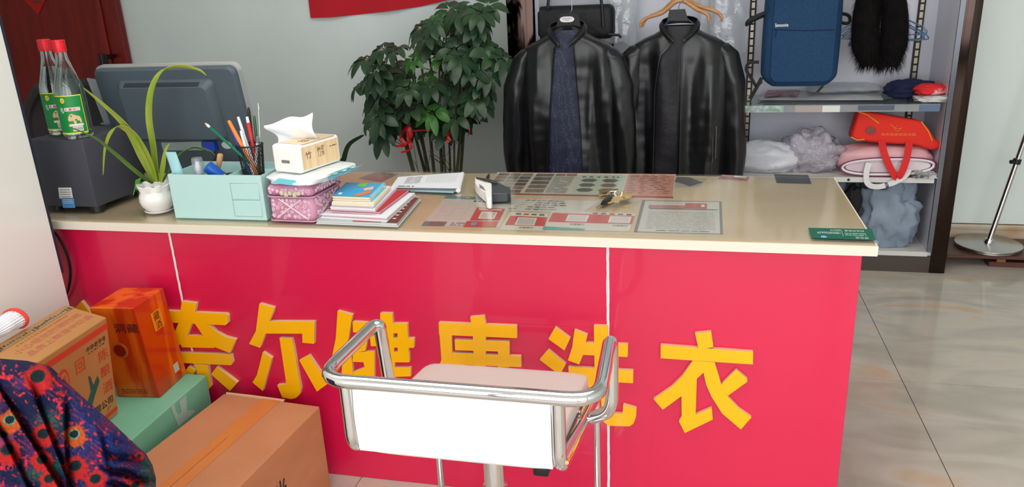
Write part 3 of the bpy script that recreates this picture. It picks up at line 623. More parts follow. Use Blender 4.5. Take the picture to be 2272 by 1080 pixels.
# cosmetic box with damask
M_dam = mat('pink_satin', (184, 116, 146), .35, col2=(206, 150, 176), nscale=14, bump=.1, bscale=60); M_pipe = mat('pink_piping', (190, 140, 172), .5)
cb = thing('cosmetic_case', 'pink damask vanity case under the tissue pack', 'case', (-1.005, .11, GT), math.radians(-2))
f = MB(); f.box((-.064, -.075, .0), (.064, .085, .068), bev=.014, seg=4); f.build('body', M_dam, cb, local=True)
f = MB(); f.box((-.066, -.077, .069), (.066, .087, .098), bev=.013, seg=4); f.build('lid', M_dam, cb, local=True)
f = MB()
for z in (.068, .0045, .094):
    P_ = rrect(-.067 if z != .094 else -.060, .067 if z != .094 else .060, -.078 if z != .094 else -.071, .088 if z != .094 else .081, .015); f.tube([(x, y, z) for x, y in P_], .0022, 6, closed=True)
f.build('piping', M_pipe, cb, local=True)
f = MB()
for s_ in (-1, 1): f.tube([(s_*.042, -.0765, .012), (-s_*.032, -.0765, .062)], .0022, 6); f.tube([(.0652, -.05, .012+.026*(1-s_)), (.0652, .06, .062-.026*(1-s_))], .0022, 6)
f.build('trim_braid', mat('pale_braid', (224, 200, 210), .6), cb, local=True)
f = MB(); rn = random.Random(31)
fmaps = [(lambda a, b: Vector((a, -.0757, b)), -.054, .054, .012, .060), (lambda a, b: Vector((.0647, a, b)), -.062, .074, .012, .060), (lambda a, b: Vector((a, -.0777, b)), -.054, .054, .078, .090), (lambda a, b: Vector((.0667, a, b)), -.062, .074, .078, .090), (lambda a, b: Vector((a, b, .0985)), -.05, .05, -.06, .07)]
for fm_, a0, a1, b0, b1 in fmaps:
    used = []
    for _ in range(400):
        ca, cbb = rn.uniform(a0, a1), rn.uniform(b0, b1); R_ = rn.uniform(.0045, .0085)
        if cbb-R_ < b0-.004 or cbb+R_ > b1+.004: 
            R_ = .0045
            if b1-b0 > .02 and (cbb-R_ < b0-.004 or cbb+R_ > b1+.004): continue
        if any(math.hypot(ca-x_, cbb-y_) < (R_+r_)*.98 for x_, y_, r_ in used): continue
        used.append((ca, cbb, R_)); s0 = rn.uniform(0, 6.28); sg = rn.choice((-1, 1)); typ = rn.random()
        if typ < .62: f.tube([fm_(ca+R_*(1-.85*t_)*math.cos(s0+sg*t_*8.5), cbb+R_*(1-.85*t_)*math.sin(s0+sg*t_*8.5)) for t_ in np.linspace(0, 1, 22)], .0009, 4)
        else:
            for p_ in range(5): f.tube([fm_(ca, cbb), fm_(ca+R_*.9*math.cos(s0+p_*1.257), cbb+R_*.9*math.sin(s0+p_*1.257))], [.0005, .0017], 5)
f.build('scroll_embroidery', mat('pale_pink_thread', (240, 216, 226), .5), cb, local=True)
f = MB()
for k in range(5): blob(f, Vector((-.02+.012*k, -.078, .078-.004*(k % 2))), (.006, .004, .006), .3, 3, k, 10, 8, flatten=False)
f.build('beads', mat('bead_trim', (206, 196, 170), .3), cb, local=True)
# wipes pack + tissue pack
wp = thing('wipes_pack', 'white and turquoise wipes pack between case and tissues', 'wipes', (-.985, .13, .858), math.radians(-13))
M_wip = mat('glossy_wrap', (226, 234, 232), .25, bump=.4, bscale=30)
f = MB(); blob(f, (0, .0, .012), (.082, .105, .0135), .10, 2, 4, 40, 16, p=4); f.build('pack', M_wip, wp, local=True)
f = MB()
f.add([(-.045, -.108, .006), (.035, -.108, .004), (.035, -.1065, .018), (-.020, -.1065, .020)], [(0, 1, 2, 3)]); f.build('print', mat('turquoise', (110, 200, 215), .35), wp, local=True); f = MB(); f.add([(.0835, -.04, .006), (.0835, .08, .008), (.082, .07, .02), (.082, -.03, .018)], [(0, 1, 2, 3)]); f.build('print', mat('turquoise', (110, 200, 215), .35), wp, local=True)
f = MB(); rn = random.Random(5)
f.grid(lambda u, v: Vector((.081+.016*u+.002*math.sin(v*20), -.05+.14*v, .014+.006*u+.002*math.sin(v*25))), 3, 16); k = len(f.v); f.v += [v+Vector((0, 0, -.0015)) for v in f.v[:k]]; f.f += [tuple(i+k for i in q) for q in f.f]; f.mi += [0]*30
f.build('sealed_end', M_wip, wp, local=True)
tp = thing('tissue_pack', 'white and gold tissue packet with a tissue pulled up', 'tissues', (-1.0, .115, .885), math.radians(-14))
tw, tl2, thh = .046, .088, .073
f = MB(); f.box((-tw, -.062, 0), (tw, tl2+.01, thh), bev=.009, seg=4)
f.build('packet', mat('tissue_white', (242, 240, 234), .35), tp, local=True)
def gold():
    return mat('gold_print', (222, 188, 140), .35, col2=(238, 212, 172), nscale=9, stretch=(.3, 6, .3))
f = MB(); q = quad([(tw+.0006, -.052, thh-.007), (tw+.0006, tl2+.002, thh-.007), (tw+.0006, tl2+.002, .008), (tw+.0006, -.052, .008)])
f.grid(lambda u, v: Vector((tw+.0008, -.0525+(tl2+.054)*u, .008+(thh-.015)*v)), 20, 4)
q = quad([(tw+.0012, -.052, thh-.008), (tw+.0012, tl2+.002, thh-.008), (tw+.0012, tl2+.002, .008), (tw+.0012, -.052, .008)])
put_text(f, '竹', q, .08, .22, .24, .55, 1, 0); put_text(f, '竹浆', q, .4, .1, .6, .6, 1, 0); disc_dashes(f, q, 1, random.Random(1), 1, .75, .2, .95, .35, .3, h=0)
f.build('side_print', [gold(), mat('brown_ink', (110, 76, 50), .6)], tp, local=True)
f = MB(); f.grid(lambda u, v: Vector((-tw+.012+(2*tw-.013)*u, -.045+(tl2+.04)*v, thh+.0006)), 4, 4); q = quad([(-.03, tl2-.01, thh+.0012), (.035, tl2-.01, thh+.0012), (.035, -.04, thh+.0012), (-.03, -.04, thh+.0012)])
put_text(f, '本色', q, .5, .6, .95, .85, 1, 0); disc_dashes(f, q, 3, random.Random(2), 1, .3, .3, .9, .5, .3, h=0); f.build('top_print', [gold(), mat('brown_ink', (110, 76, 50), .6)], tp, local=True)
f = MB(); q = quad([(-.015, -.0625, .034), (.012, -.0625, .034), (.012, -.0625, .026), (-.015, -.0625, .026)]); rect(f, q, 0, 0, 1, 1, 0, 0); f.build('stamp', M_grey, tp, local=True)
f = MB()
def tis(u, v):
    x = -.082+.118*u; y = .0+.03*u+.01*math.sin(v*5+u*3); z = thh-.004+v*(.045+.028*u)-.012*(1-u)*(1-v)+.004*math.sin(u*9+v*4)
    return Vector((x-.018*v*(1-u)+.004*math.sin(7*v), y-.014*v+.012*math.sin(u*5)*v, z))
f.grid(tis, 16, 14); k = len(f.v); f.v += [v+Vector((.0, .0016, .0005)) for v in f.v[:k]]; m_ = len(f.f); f.f += [tuple(i+k for i in q) for q in f.f]; f.mi += [0]*m_
f.build('tissue', mat('tissue_sheet', (244, 246, 250), .9), tp, local=True)
# ------------------------------------------------------------------ papers under and on the glass
def poster(name, label, cat, px, z=.7543, sheet=(214, 208, 200), fn=None, mats=(), group=None):
    c = [Z(a_, b_, z) for a_, b_ in px]; q0 = quad(c); sgn = 1 if (q0(.5, .5, 1)-q0(.5, .5, 0)).z > 0 else -1
    q = lambda u, v, h=0: q0(u, v, h*sgn*.35)
    f = MB(); f.prism([v+Vector((0, 0, .0)) for v in c], (0, 0, -.0001), 0)
    o = f.build(name, mat('sheet_%d_%d_%d' % sheet, sheet, .7), flat=True); tag(o, label, cat, group)
    if fn:
        g = MB(); fn(g, q); p_ = g.build('print', list(mats), flat=True); p_.parent = o; p_.location = p_.location-o.location
    return o
Z4 = lambda X, Yp: (1000+X/4.369, 370+Yp/4.369)
rn = random.Random(21)
PH = [mat('photo_brown', (112, 86, 74), .7), mat('photo_dark', (74, 66, 64), .7), mat('photo_rose', (150, 96, 86), .7), mat('photo_olive', (120, 112, 92), .7), mat('photo_grey', (150, 140, 134), .7)]
def f1(g, q):
    for r in range(6):
        for c in range(3):
            rect(g, q, .015+.068*c+.002, .04+.145*r, .015+.068*(c+1)-.004, .04+.145*(r+1)-.025, rn.randrange(5), .0008)
    for r in range(5): rect(g, q, .235, .04+.17*r, .335, .04+.17*r+.14, rn.randrange(5), .0008)
    rect(g, q, .345, .04, .40, .14, 0, .0008); rect(g, q, .405, .03, .465, .14, 2, .0008)
    disc_dashes(g, q, 16, rn, 6, .345, .17, .455, .86, .5, .0008)
    rect(g, q, .48, .03, .735, .88, 7, .0006); disc_dashes(g, q, 1, rn, 5, .50, .14, .70, .20, .9, .0009, (.01, .03))
    for r in range(3):
        for c in range(2):
            cu, cv = .545+.115*c, .32+.2*r; n = 6; P_ = [q(cu+.047*math.cos(2*PI*i/n), cv+.085*math.sin(2*PI*i/n), .0009) for i in range(n)]; g.add(P_, [tuple(range(n))], rn.choice((0, 1, 1, 4)))
    rect(g, q, .745, .03, .995, .90, 8, .0006)
    for r in range(11):
        rect(g, q, .75, .075+.073*r, .99, .079+.073*r, 4, .0009); u = .76
        while u < .97:
            L = rn.uniform(.015, .05); rect(g, q, u, .05+.073*r, min(u+L, .98), .068+.073*r, 5, .0011); u += L+rn.uniform(.012, .04)
    rect(g, q, 0, .90, 1, .97, 9, .0006); rect(g, q, 0, 0, 1, .02, 8, .0006)
poster('laminated_price_list', 'long laminated sheet of garment photos and pink table under the glass', 'poster', [Z4(455, 52), Z4(2182, 72), Z4(2155, 315), Z4(262, 272)], .7544,
       (206, 198, 186), f1, PH+[M_ink, M_grey, mat('pale_green_print', (186, 198, 180), .7), mat('salmon_print', (212, 138, 118), .7), mat('dull_red_print', (160, 62, 58), .7)])
def f2(g, q):
    rect(g, q, 0, 0, 1.0, .10, 0, .0005); put_text(g, '洗 衣 单', q, .25, .02, .75, .07, 3, .0009)
    disc_dashes(g, q, 1, rn, 2, .46, .13, .62, .19, .8, .0007, (.03, .05))
    for k in range(7): rect(g, q, .06, .27+.08*k, .9, .273+.08*k, 1, .0007)
    for k in range(5): rect(g, q, .1+.17*k, .27, .104+.17*k, .78, 1, .0007)
    rect(g, q, .0, .86, .3, 1, 0, .0007); rect(g, q, .08, .87, .28, .99, 4, .0009); disc_dashes(g, q, 2, rn, 5, .36, .87, .70, .99, .5, .0009)
poster('laundry_form', 'pale pink form with blue header under the glass', 'paper', [(990, 434), (1139, 440), (1108, 504), (934, 501)], .75425, (212, 200, 196), f2,
       [mat('teal_header', (74, 122, 142), .6), mat('pale_grid', (188, 170, 168), .7), M_ink, M_paper, mat('mauve_print', (120, 84, 98), .7), mat('slate_print', (110, 120, 156), .7)])
def f3(g, q):
    for r, tx_ in enumerate(('会员卡办理须知', '一、充值优惠', '二、取衣凭票', '三、贵重衣物', '四、保管时间')): put_text(g, tx_, q, .18-.01*r, .06+.18*r, .62+.05*(r % 3), .18+.18*r, 0, .0006)
poster('handwritten_notice', 'sheet with five handwritten lines under the glass', 'paper', [(1136, 440), (1332, 446), (1290, 472), (1098, 466)], .7546, (208, 202, 196), f3, [M_ink])
def qr(g, q):
    rect(g, q, .1, .08, .9, .16, 1, .0006); rect(g, q, .25, .34, .8, .86, 1, .0006); rect(g, q, .3, .39, .75, .81, 2, .0008)
M_qr = [M_red, M_paper, mat('faded_white', (190, 184, 180), .7)]
poster('payment_card', 'small red card with a white square, beside the blue header form', 'card', [(1058, 460), (1121, 463), (1108, 489), (1042, 489)], .75465, (206, 46, 50), qr, M_qr)
def f5(g, q):
    n = 14; g.add([q(.27+.10*math.cos(2*PI*i/n), .45+.33*math.sin(2*PI*i/n), .0006) for i in range(n)], [tuple(range(n))], 0); rect(g, q, .55, .1, .98, .9, 1, .0005)
poster('bank_leaflet', 'narrow red leaflet with a round blue badge near the counter edge', 'leaflet', [(1036, 490), (1106, 491), (1100, 504), (1028, 503)], .7547, (190, 52, 48), f5, [mat('badge_blue', (110, 140, 200), .6), mat('leaflet_orange', (196, 96, 66), .6)])
def f6(g, q):
    for k, mi in enumerate((3, 0, 4, 5)): rect(g, q, .18+.2*k, .05, .31+.2*k, .14, mi, .0006)
    rect(g, q, .06, .22, 1.0, .74, 0, .0006); rect(g, q, .28, .29, .75, .71, 1, .0008); rect(g, q, .31, .33, .72, .68, 2, .001)
    put_text(g, '中国银行', q, .42, .8, .75, .9, 5, .0008)
QM = M_qr+[M_blue, mat('slate_green', (70, 106, 92), .7), M_ink]
poster('payment_card', 'white card with saturated red band and four small icons, left of the wide one', 'card', [(1132, 470), (1217, 474), (1205, 512), (1108, 510)], .7548, (214, 208, 198), f6, QM)
def f7(g, q):
    for k, mi in enumerate((0, 3, 0, 4, 5)): rect(g, q, .50+.1*k, .04, .56+.1*k, .12, mi, .0006)
    rect(g, q, .02, .14, 1.0, .62, 6, .0005)
    for u in (.22, .72): rect(g, q, u, .20, u+.25, .56, 1, .0008); rect(g, q, u+.02, .23, u+.23, .53, 2, .001); put_text(g, '中国银行', q, u+.07, .66, u+.24, .76, 5, .0008)
    g.add([q(0, .84, .0006), q(.5, .92, .0006), q(.48, 1.0, .0006), q(0, 1, .0006)], [(0, 1, 2, 3)], 7)
poster('payment_sheet', 'wide pale sheet with two red payment panels and blue wedge', 'card', [(1226, 466), (1410, 474), (1396, 513), (1203, 509)], .7549, (216, 208, 200), f7, QM+[mat('coral_print', (208, 76, 70), .6), mat('teal_wedge', (70, 160, 160), .5)])
def f8(g, q):
    for a_ in ((0, 0, 1, .02), (0, .98, 1, 1), (0, 0, .04, 1), (.97, 0, 1, 1)): rect(g, q, *a_, 0, .0006)
    rect(g, q, .10, .16, .55, .27, 1, .0007); rect(g, q, .55, .08, .82, .26, 2, .0008); rect(g, q, .75, .12, .79, .2, 4, .001); rect(g, q, .12, .27, .95, .30, 3, .0008)
    disc_dashes(g, q, 16, rn, 5, .12, .36, .92, .90, .3, .0008, (.02, .2)); disc_dashes(g, q, 1, rn, 3, .25, .92, .85, .95, .6, .0009)
poster('framed_certificate', 'grey certificate with dark border and red heading under the glass', 'certificate', [(1425, 444), (1601, 447), (1604, 520), (1406, 515)], .7543, (202, 198, 194), f8,
       [mat('border_grey', (110, 108, 104), .6), mat('soft_red', (176, 108, 104), .7), mat('brick_red', (184, 70, 56), .7), mat('soft_ink', (96, 90, 88), .7), M_paper, mat('text_grey', (158, 152, 148), .7)])
def f9(g, q): g.add([q(.05, .05, .0005), q(.45, 0, .0005), q(1, .5, .0005), q(.62, .95, .0005), q(.35, .7, .0005), q(0, .5, .0005)], [tuple(range(6))], 0)
poster('photo_card', 'grey card with a dark slate shape right of the pink table', 'card', [(1499, 391), (1568, 396), (1552, 414), (1494, 416)], .7543, (176, 168, 156), f9, [mat('slate_shape', (66, 72, 86), .6)])
def f10(g, q): rect(g, q, .45, .05, .9, .35, 0, .0005); rect(g, q, .1, .5, .85, .8, 1, .0005)
poster('pink_coupon', 'small dull red coupon near the back edge of the glass', 'card', [(1603, 387), (1664, 392), (1658, 402), (1592, 397)], .7543, (172, 104, 96), f10, [M_paper, mat('coupon_shade', (140, 84, 80), .7)])
def f11(g, q): rect(g, q, .55, .25, .85, .75, 0, .0005); disc_dashes(g, q, 5, rn, 0, .05, .1, .95, .95, .3, .0006)
poster('dark_photo', 'dark blue brown photo card at the back right of the glass', 'photo', [(1717, 386), (1793, 388), (1801, 408), (1723, 406)], .7543, (66, 62, 58), f11, [mat('photo_tint', (84, 74, 62), .7)])
def f12(g, q):
    put_text(g, '6033119', q, .34, .12, .5, .28, 0, .0008, flip=True); put_text(g, '18004036639', q, .12, .36, .48, .55, 0, .0008, flip=True)
    put_text(g, '阿克苏联通', q, .56, .14, .86, .3, 0, .0008, flip=True); put_text(g, '养生堂', q, .70, .74, .9, .92, 0, .0008, flip=True)
    rect(g, q, .51, .15, .515, .75, 0, .0008); disc_dashes(g, q, 2, rn, 0, .55, .4, .88, .68, .3, .0008)
    n = 14; g.add([q(.2+.05*math.cos(2*PI*i/n), .84+.1*math.sin(2*PI*i/n), .0008) for i in range(n)], [tuple(range(n))], 1)
poster('green_card', 'dark green card with white writing at the right front corner', 'card', [(1793, 505), (1935, 508), (1943, 533), (1801, 528)], GT+.0012, (10, 92, 72), f12, [mat('card_white', (196, 214, 206), .6), mat('card_blue', (120, 170, 200), .6)])
def f13(g, q): rect(g, q, .12, .15, .88, .85, 0, .0005); rect(g, q, .22, .25, .78, .75, 1, .0007); rect(g, q, .4, .35, .65, .62, 2, .0009)
poster('faded_photo', 'faded purple framed photo under the glass behind the notebooks', 'photo', [(835, 381), (884, 386), (846, 404), (795, 396)], .7543, (122, 118, 132), f13, [mat('faded_mauve', (150, 124, 124), .7), mat('faded_slate', (128, 130, 144), .7), mat('faded_tan', (176, 136, 112), .7)])
poster('dark_sticker', 'small dark brown sticker behind the open booklet', 'sticker', [(951, 389), (967, 391), (970, 397), (948, 396)], GT+.0005, (84, 60, 52))
# open booklet
zb = GT+.0003
bk = thing('booklet', 'white booklet with printed grid left of the hand scanner', 'booklet', tuple(Z(955, 412, zb)))
C_ = [Z(885, 398, zb), Z(1025, 391, zb), Z(1016, 427, zb), Z(868, 422, zb)]
q = quad(C_); sg = 1 if (q(.5, .5, 1)-q(.5, .5, 0)).z > 0 else -1
def lay(u, v, k): return q(u+.004*math.sin(k*2.1), v+.012*math.sin(k*1.7), 0)+Vector((0, 0, k*.0016+.004*u*(k+1)/6))
f = MB()
for k in range(6): f.grid(lambda u, v: lay(u, v, k), 10, 6); f.grid(lambda u, v: lay(u, v, k)+Vector((0, 0, .0007)), 10, 6)
f.tube([lay(1.0, v, 2.5)+Vector((.002, 0, 0)) for v in np.linspace(-.01, 1.01, 8)], .0068, 12)
f.build('pages', mat('booklet_white', (222, 224, 228), .7), bk)
f = MB(); qq = lambda u, v, h=0: lay(u, v, 5)+Vector((0, 0, .0012+h)); rn = random.Random(8)
for k in range(10): rect(f, qq, .50+.048*k, .12, .503+.048*k, .60, 1, 0)
for k in range(5): rect(f, qq, .47, .12+.12*k, .96, .127+.12*k, 1, 0)
disc_dashes(f, qq, 9, rn, 0, .16, .1, .40, .68, .22, .0003, (.08, .22)); disc_dashes(f, qq, 2, rn, 0, .1, .85, .34, .93, .6, .0003); f.build('print', [M_grey, mat('thin_rule', (186, 186, 190), .7)], bk)
f = MB(); f.add([lay(.3, 1.0, 1)+Vector((0, -.002, 0)), lay(.95, 1.0, 2)+Vector((0, -.004, 0)), lay(.95, 1.05, 1)+Vector((0, -.006, 0)), lay(.3, 1.04, 0)+Vector((0, -.004, .001))], [(0, 1, 2, 3)]); f.build('blue_leaf', mat('pale_teal', (130, 180, 186), .6), bk)
# stack of papers and notebooks: bottom up
def slabq(name, label, cat, px, z0, th, mats, wav=0, grp='papers piled beside the pink case', top=None, ridges=4, tmats=()):
    c = [Z(a_, b_, z0+th) for a_, b_ in px]; q_ = quad(c)
    P = lambda u, v, z: Vector((q_(u, v).x, q_(u, v).y, z))
    rn = random.Random(int(z0*1e5)); r = thing(name, label, cat, tuple(P(.5, .5, z0)), 0, grp); f = MB()
    for k in range(ridges):
        za = z0+th*k/ridges; zb_ = z0+th*(k+.86)/ridges; j = [rn.uniform(-.012, .012) for _ in range(4)]
        wv = lambda u, v: wav*math.sin(u*11+k)*(.5+.5*v)
        lo = [P(0+j[0], 0+j[1], za), P(1+j[2], 0+j[1], za), P(1+j[2], 1+j[3], za), P(0+j[0], 1+j[3], za)]
        f.hexa(lo, [v+Vector((0, 0, zb_-za)) for v in lo], k % len(mats))
    f.build('pages', list(mats), r, flat=True)
    if top: g = MB(); top(g, lambda u, v, h=0: P(u, v, z0+th+.0004+h)); g.build('cover', list(tmats), r, flat=True)
    return r
ML = mat('page_cream', (226, 214, 190), .8); MWh = mat('page_white', (222, 220, 224), .8); MPk = mat('page_pink', (212, 176, 190), .8); MRd = mat('folder_red', (186, 36, 44), .5); MTe = mat('page_teal', (92, 150, 140), .7); MBr = mat('wrap_brown', (110, 42, 36), .5)
z = GT+.0002
def tn(g, q):
    rect(g, q, .45, .55, .8, 1.0, 0); rect(g, q, .86, .05, 1.0, 1.0, 1)
    for k in range(7): rect(g, q, .90, .12+.12*k, .94, .15+.12*k, 2, .0006)
slabq('magazine', 'brown and red magazine at the bottom of the paper pile', 'magazine', [(752, 436), (932, 436), (882, 495), (702, 488)], z, .010, [MWh, mat('page_grey', (176, 182, 180), .7), MWh, mat('page_grey', (176, 182, 180), .7)], top=tn, tmats=[mat('cover_brick', (176, 70, 54), .5), MBr, ML])
slabq('document', 'white documents under the red folder in the pile', 'papers', [(775, 427), (920, 427), (858, 482), (712, 474)], z+.0104, .012, [MWh, MWh, MPk, MWh], ridges=5)
slabq('folder', 'red folder sticking out of the paper pile', 'folder', [(790, 420), (906, 422), (842, 470), (728, 464)], z+.0228, .007, [MWh, MRd, MPk], ridges=3, top=lambda g, q: rect(g, q, 0, 0, 1, 1, 0), tmats=[MRd])
slabq('document', 'white and pink papers just above the red folder', 'papers', [(790, 414), (880, 414), (832, 462), (732, 458)], z+.0303, .010, [MPk, MWh, MWh, MWh], ridges=4)
slabq('notebook', 'cream-page notebook under the blue spiral notebook', 'notebook', [(772, 410), (866, 412), (828, 452), (736, 448)], z+.0408, .011, [ML, ML, MWh, ML], ridges=5)
z = z+.0523
nbk = slabq('spiral_notebook', 'blue spiral notebook with orange and green picture on the paper pile', 'notebook', [(768, 405), (850, 407), (820, 437), (738, 434)], z, .012, [ML, ML], ridges=3,
      top=lambda g, q: (rect(g, q, -.01, -.02, 1.0, 1.02, 0, 0), rect(g, q, .38, .02, .62, .3, 1, .0005), g.add([q(.5, .95, .0006), q(.85, .55, .0006), q(.95, .7, .0006), q(.7, 1, .0006)], [(0, 1, 2, 3)], 2), g.add([q(.62, .45, .0007), q(.85, .25, .0007), q(.9, .5, .0007), q(.72, .6, .0007)], [(0, 1, 2, 3)], 3), rect(g, q, .1, .78, .2, .92, 4, .0006)),
      tmats=[mat('cover_blue', (44, 160, 206), .35), mat('cover_green', (120, 186, 76), .4), mat('cover_orange', (224, 116, 70), .4), mat('cover_peach', (232, 180, 160), .4), M_paper])
A = Z(852, 408, z+.012); B = Z(822, 438, z+.012); f = MB()
for k in range(13):
    p_ = A.lerp(B, (k+.5)/13); f.tube([p_+Vector((.006*math.cos(t_), 0, -.004+.0075*math.sin(t_))) for t_ in np.linspace(0, 2*PI, 13)[:-1]], .0009, 6, closed=True)
f.build('spiral_binding', mat('spiral_blue', (96, 200, 232), .3), nbk)
# hand scanner lying on the glass
hs = thing('handheld_scanner', 'white and grey handheld scanner lying on the glass', 'scanner', tuple(Z(1090, 425, GT)))
zz = GT
def hp(px, py, z_): return Z(px, py, z_)
f = MB()
prof = [(1054, 394), (1057, 393), (1078, 399), (1091, 407), (1091, 438), (1088, 440), (1080, 439), (1078, 436), (1077, 426), (1070, 421), (1061, 413), (1054, 404)]
f.prism([hp(a_, b_, GT+.030) for a_, b_ in prof], (0, 0, -.0295)); sc_b = f.build('handle', M_white, hs); bm_ = sc_b.modifiers.new('bevel', 'BEVEL'); bm_.width = .004; bm_.segments = 3
f = MB(); f.prism([hp(a_, b_, GT+.0305) for a_, b_ in [(1063, 408), (1072, 414), (1078, 424), (1073, 421), (1064, 415)]], (0, 0, -.002)); f.build('grip_pad', mat('grip_grey', (120, 118, 116), .6), hs)
f = MB(); f.prism([hp(a_, b_, GT+.026) for a_, b_ in [(1091, 405), (1105, 404), (1132, 417), (1133, 431), (1126, 428), (1095, 429), (1091, 429)]], (0, 0, -.025)); sh = f.build('scan_head', mat('smoked_plastic', (58, 64, 70), .25), hs); bm_ = sh.modifiers.new('bevel', 'BEVEL'); bm_.width = .002; bm_.segments = 2
f = MB(); f.tube([hp(1058, 395, GT+.032), hp(1078, 399, GT+.036), hp(1090, 402, GT+.034), hp(1104, 406, GT+.028)], [.003, .004, .005, .003], 8); f.box(hp(1079, 400, GT+.028), hp(1087, 394, GT+.028)+Vector((0, 0, .012))); f.build('trigger', mat('trigger_dark', (54, 48, 44), .4), hs)
# bunch of keys
ks = thing('key_bunch', 'bunch of brass and black keys lying on the glass', 'keys', tuple(Z(1362, 437, GT)))
M_brass = mat('brass', (196, 164, 106), .35, .4)
def key(a_, b_, m_, z_, hw=.011, nm='key'):
    hw *= 1.35
    A = Z(a_[0], a_[1], z_); B = Z(b_[0], b_[1], z_+.001); d_ = (B-A).normalized(); s_ = Vector((-d_.y, d_.x, 0)); L = (B-A).length; f = MB(); n = 16
    hd = [A+d_*(hw*math.cos(t_))+s_*(hw*math.sin(t_)) for t_ in np.linspace(.35, 2*PI-.35, n)]
    bl = [A+d_*hw-s_*.0035, A+d_*L*.95-s_*.0035, B, A+d_*L*.85+s_*.001, A+d_*L*.75+s_*.004, A+d_*L*.65+s_*.0015, A+d_*L*.55+s_*.004, A+d_*hw+s_*.004]
    f.prism(hd+bl, (0, 0, .0022)); return f.build(nm, m_, ks)
key((1378, 430), (1408, 433), M_brass, GT+.001, .012); key((1385, 438), (1400, 429), M_brass, GT+.006, .011); key((1345, 430), (1330, 436), M_brass, GT+.001, .009); key((1372, 440), (1392, 432), M_brass, GT+.0105, .012)
key((1340, 425), (1331, 430), mat('aged_brass', (130, 100, 66), .4, .4), GT+.006, .010); key((1352, 440), (1324, 461), mat('key_steel', (150, 146, 138), .3, .5), GT+.001, .007)
key((1392, 436), (1413, 430), M_brass, GT+.015, .009); key((1350, 424), (1372, 420), mat('aged_brass', (130, 100, 66), .4, .4), GT+.001, .010); key((1366, 445), (1350, 452), M_brass, GT+.013, .009)
f = MB(); a_ = Z(1358, 436, GT+.008); b_ = Z(1335, 453, GT+.006); f.tube([a_, a_.lerp(b_, .3), a_.lerp(b_, .8), b_], [.006, .0085, .007, .003], 12); f.build('fob', mat('fob_black', (28, 30, 34), .2), ks)
f = MB(); c_ = Z(1360, 431, GT+.010); f.tube([c_+Vector((.017*math.cos(t_), .017*math.sin(t_), .004*math.sin(t_))) for t_ in np.linspace(0, 2*PI, 25)[:-1]], .0011, 8, closed=True); c_ = Z(1372, 429, GT+.014)
f.tube([c_+Vector((.010*math.cos(t_), .006*math.sin(t_), .007*math.sin(t_))) for t_ in np.linspace(0, 2*PI, 21)[:-1]], .0015, 8, closed=True); f.build('key_ring', M_chrome, ks)
# ------------------------------------------------------------------ display cabinet
YC0 = 1.876
M_mir = mat('dark_mirror_steel', (66, 54, 50), .10, 1); M_cabw = mat('cabinet_white', (202, 203, 214), .25); M_plinth = mat('dark_brown_tile', (66, 54, 44), .2)
cab = thing('display_cabinet', 'white-backed wall cabinet with dark mirror posts and shelves', 'cabinet', (.15, 2.05, 0))
f = MB(); f.box((-.72, 2.20, .08), (1.035, 2.215, 2.3)); f.build('back_panel', M_cabw, cab)
for x in (-.722, 1.018):
    f = MB(); f.box((x, 1.885, .08), (x+.016, 2.20, 2.3)); f.build('side_panel', M_cabw, cab); f = MB(); f.box((x-.004, 1.874, .1), (x+.0155, 1.8848, 2.3)); f.build('edge_strip', mat('gunmetal', (96, 98, 104), .2, 1), cab)
for a_, b_ in ((-.86, -.735), (1.034, 1.098)):
    f = MB(); f.box((a_, YC0, 0), (b_, 2.215, 2.3), bev=.004); f.build('mirror_post', M_mir, cab)
f = MB(); f.box((-.735, YC0+.005, 0), (1.034, 2.2, .078)); f.build('plinth', M_plinth, cab)
f = MB(); f.box((-.706, YC0, .0785), (1.018, 2.199, .1)); f.box((-.706, YC0, .415), (1.005, 2.17, .437)); f.build('shelf_board', mat('shelf_white', (212, 210, 206), .4), cab)
f = MB(); f.tube([(.66, YC0-.002, .426), (.66, YC0+.001, .426)], .006, 14); f.build('cable_hole', M_black, cab)
f = MB(); f.box((.19, YC0, .748), (.992, 2.19, .756), bev=.001, seg=1); gs = f.build('glass_shelf', film('shelf_glass', (205, 216, 214), .04, .10, 1.5), cab)
f = MB(); zt_ = .757; f.box((.19, YC0-.004, .726), (.988, YC0-.0015, zt_)); f.build('price_rail', film('rail_clear', (170, 176, 180), .06, .30, 1.6), gs)
f = MB(); qf = lambda u, v, h=0: Vector((.19+.798*u, YC0-.0045-h, zt_-.031*v))
RM = [mat('leafy_label', (128, 162, 138), .4, col2=(190, 205, 205), nscale=60), M_paper, mat('slate_label', (84, 94, 112), .5), mat('beige_label', (176, 164, 158), .5), mat('blue_label', (92, 112, 140), .5)]
for rc, mi in (((.0, .05, .22, 1), 0), ((.42, .1, .51, 1), 1), ((.60, .1, .78, .8), 2), ((.28, .1, .418, 1), 3), ((.9, .1, 1, 1), 4)): f = MB(); rect(f, qf, *rc, 0, .0003); f.build('rail_label', RM[mi], gs)
M_slot = mat('slot_metal', (158, 150, 136), .3, .8); M_slotd = mat('slot_dark', (40, 34, 30), .6)
for x in (-.42, .05, .236, .95):
    f = MB(); f.box((x-.014, 2.188, .1), (x+.014, 2.1998, 2.25), 0)
    for k in range(64): f.box((x-.007, 2.1868, .13+.033*k), (x+.007, 2.1882, .155+.033*k), 1)
    for k in range(65): f.box((x-.0085, 2.1865, .122+.033*k), (x+.0085, 2.1881, .128+.033*k), 0)
    f.build('slotted_standard', [M_slotd, M_slot], cab, flat=True)
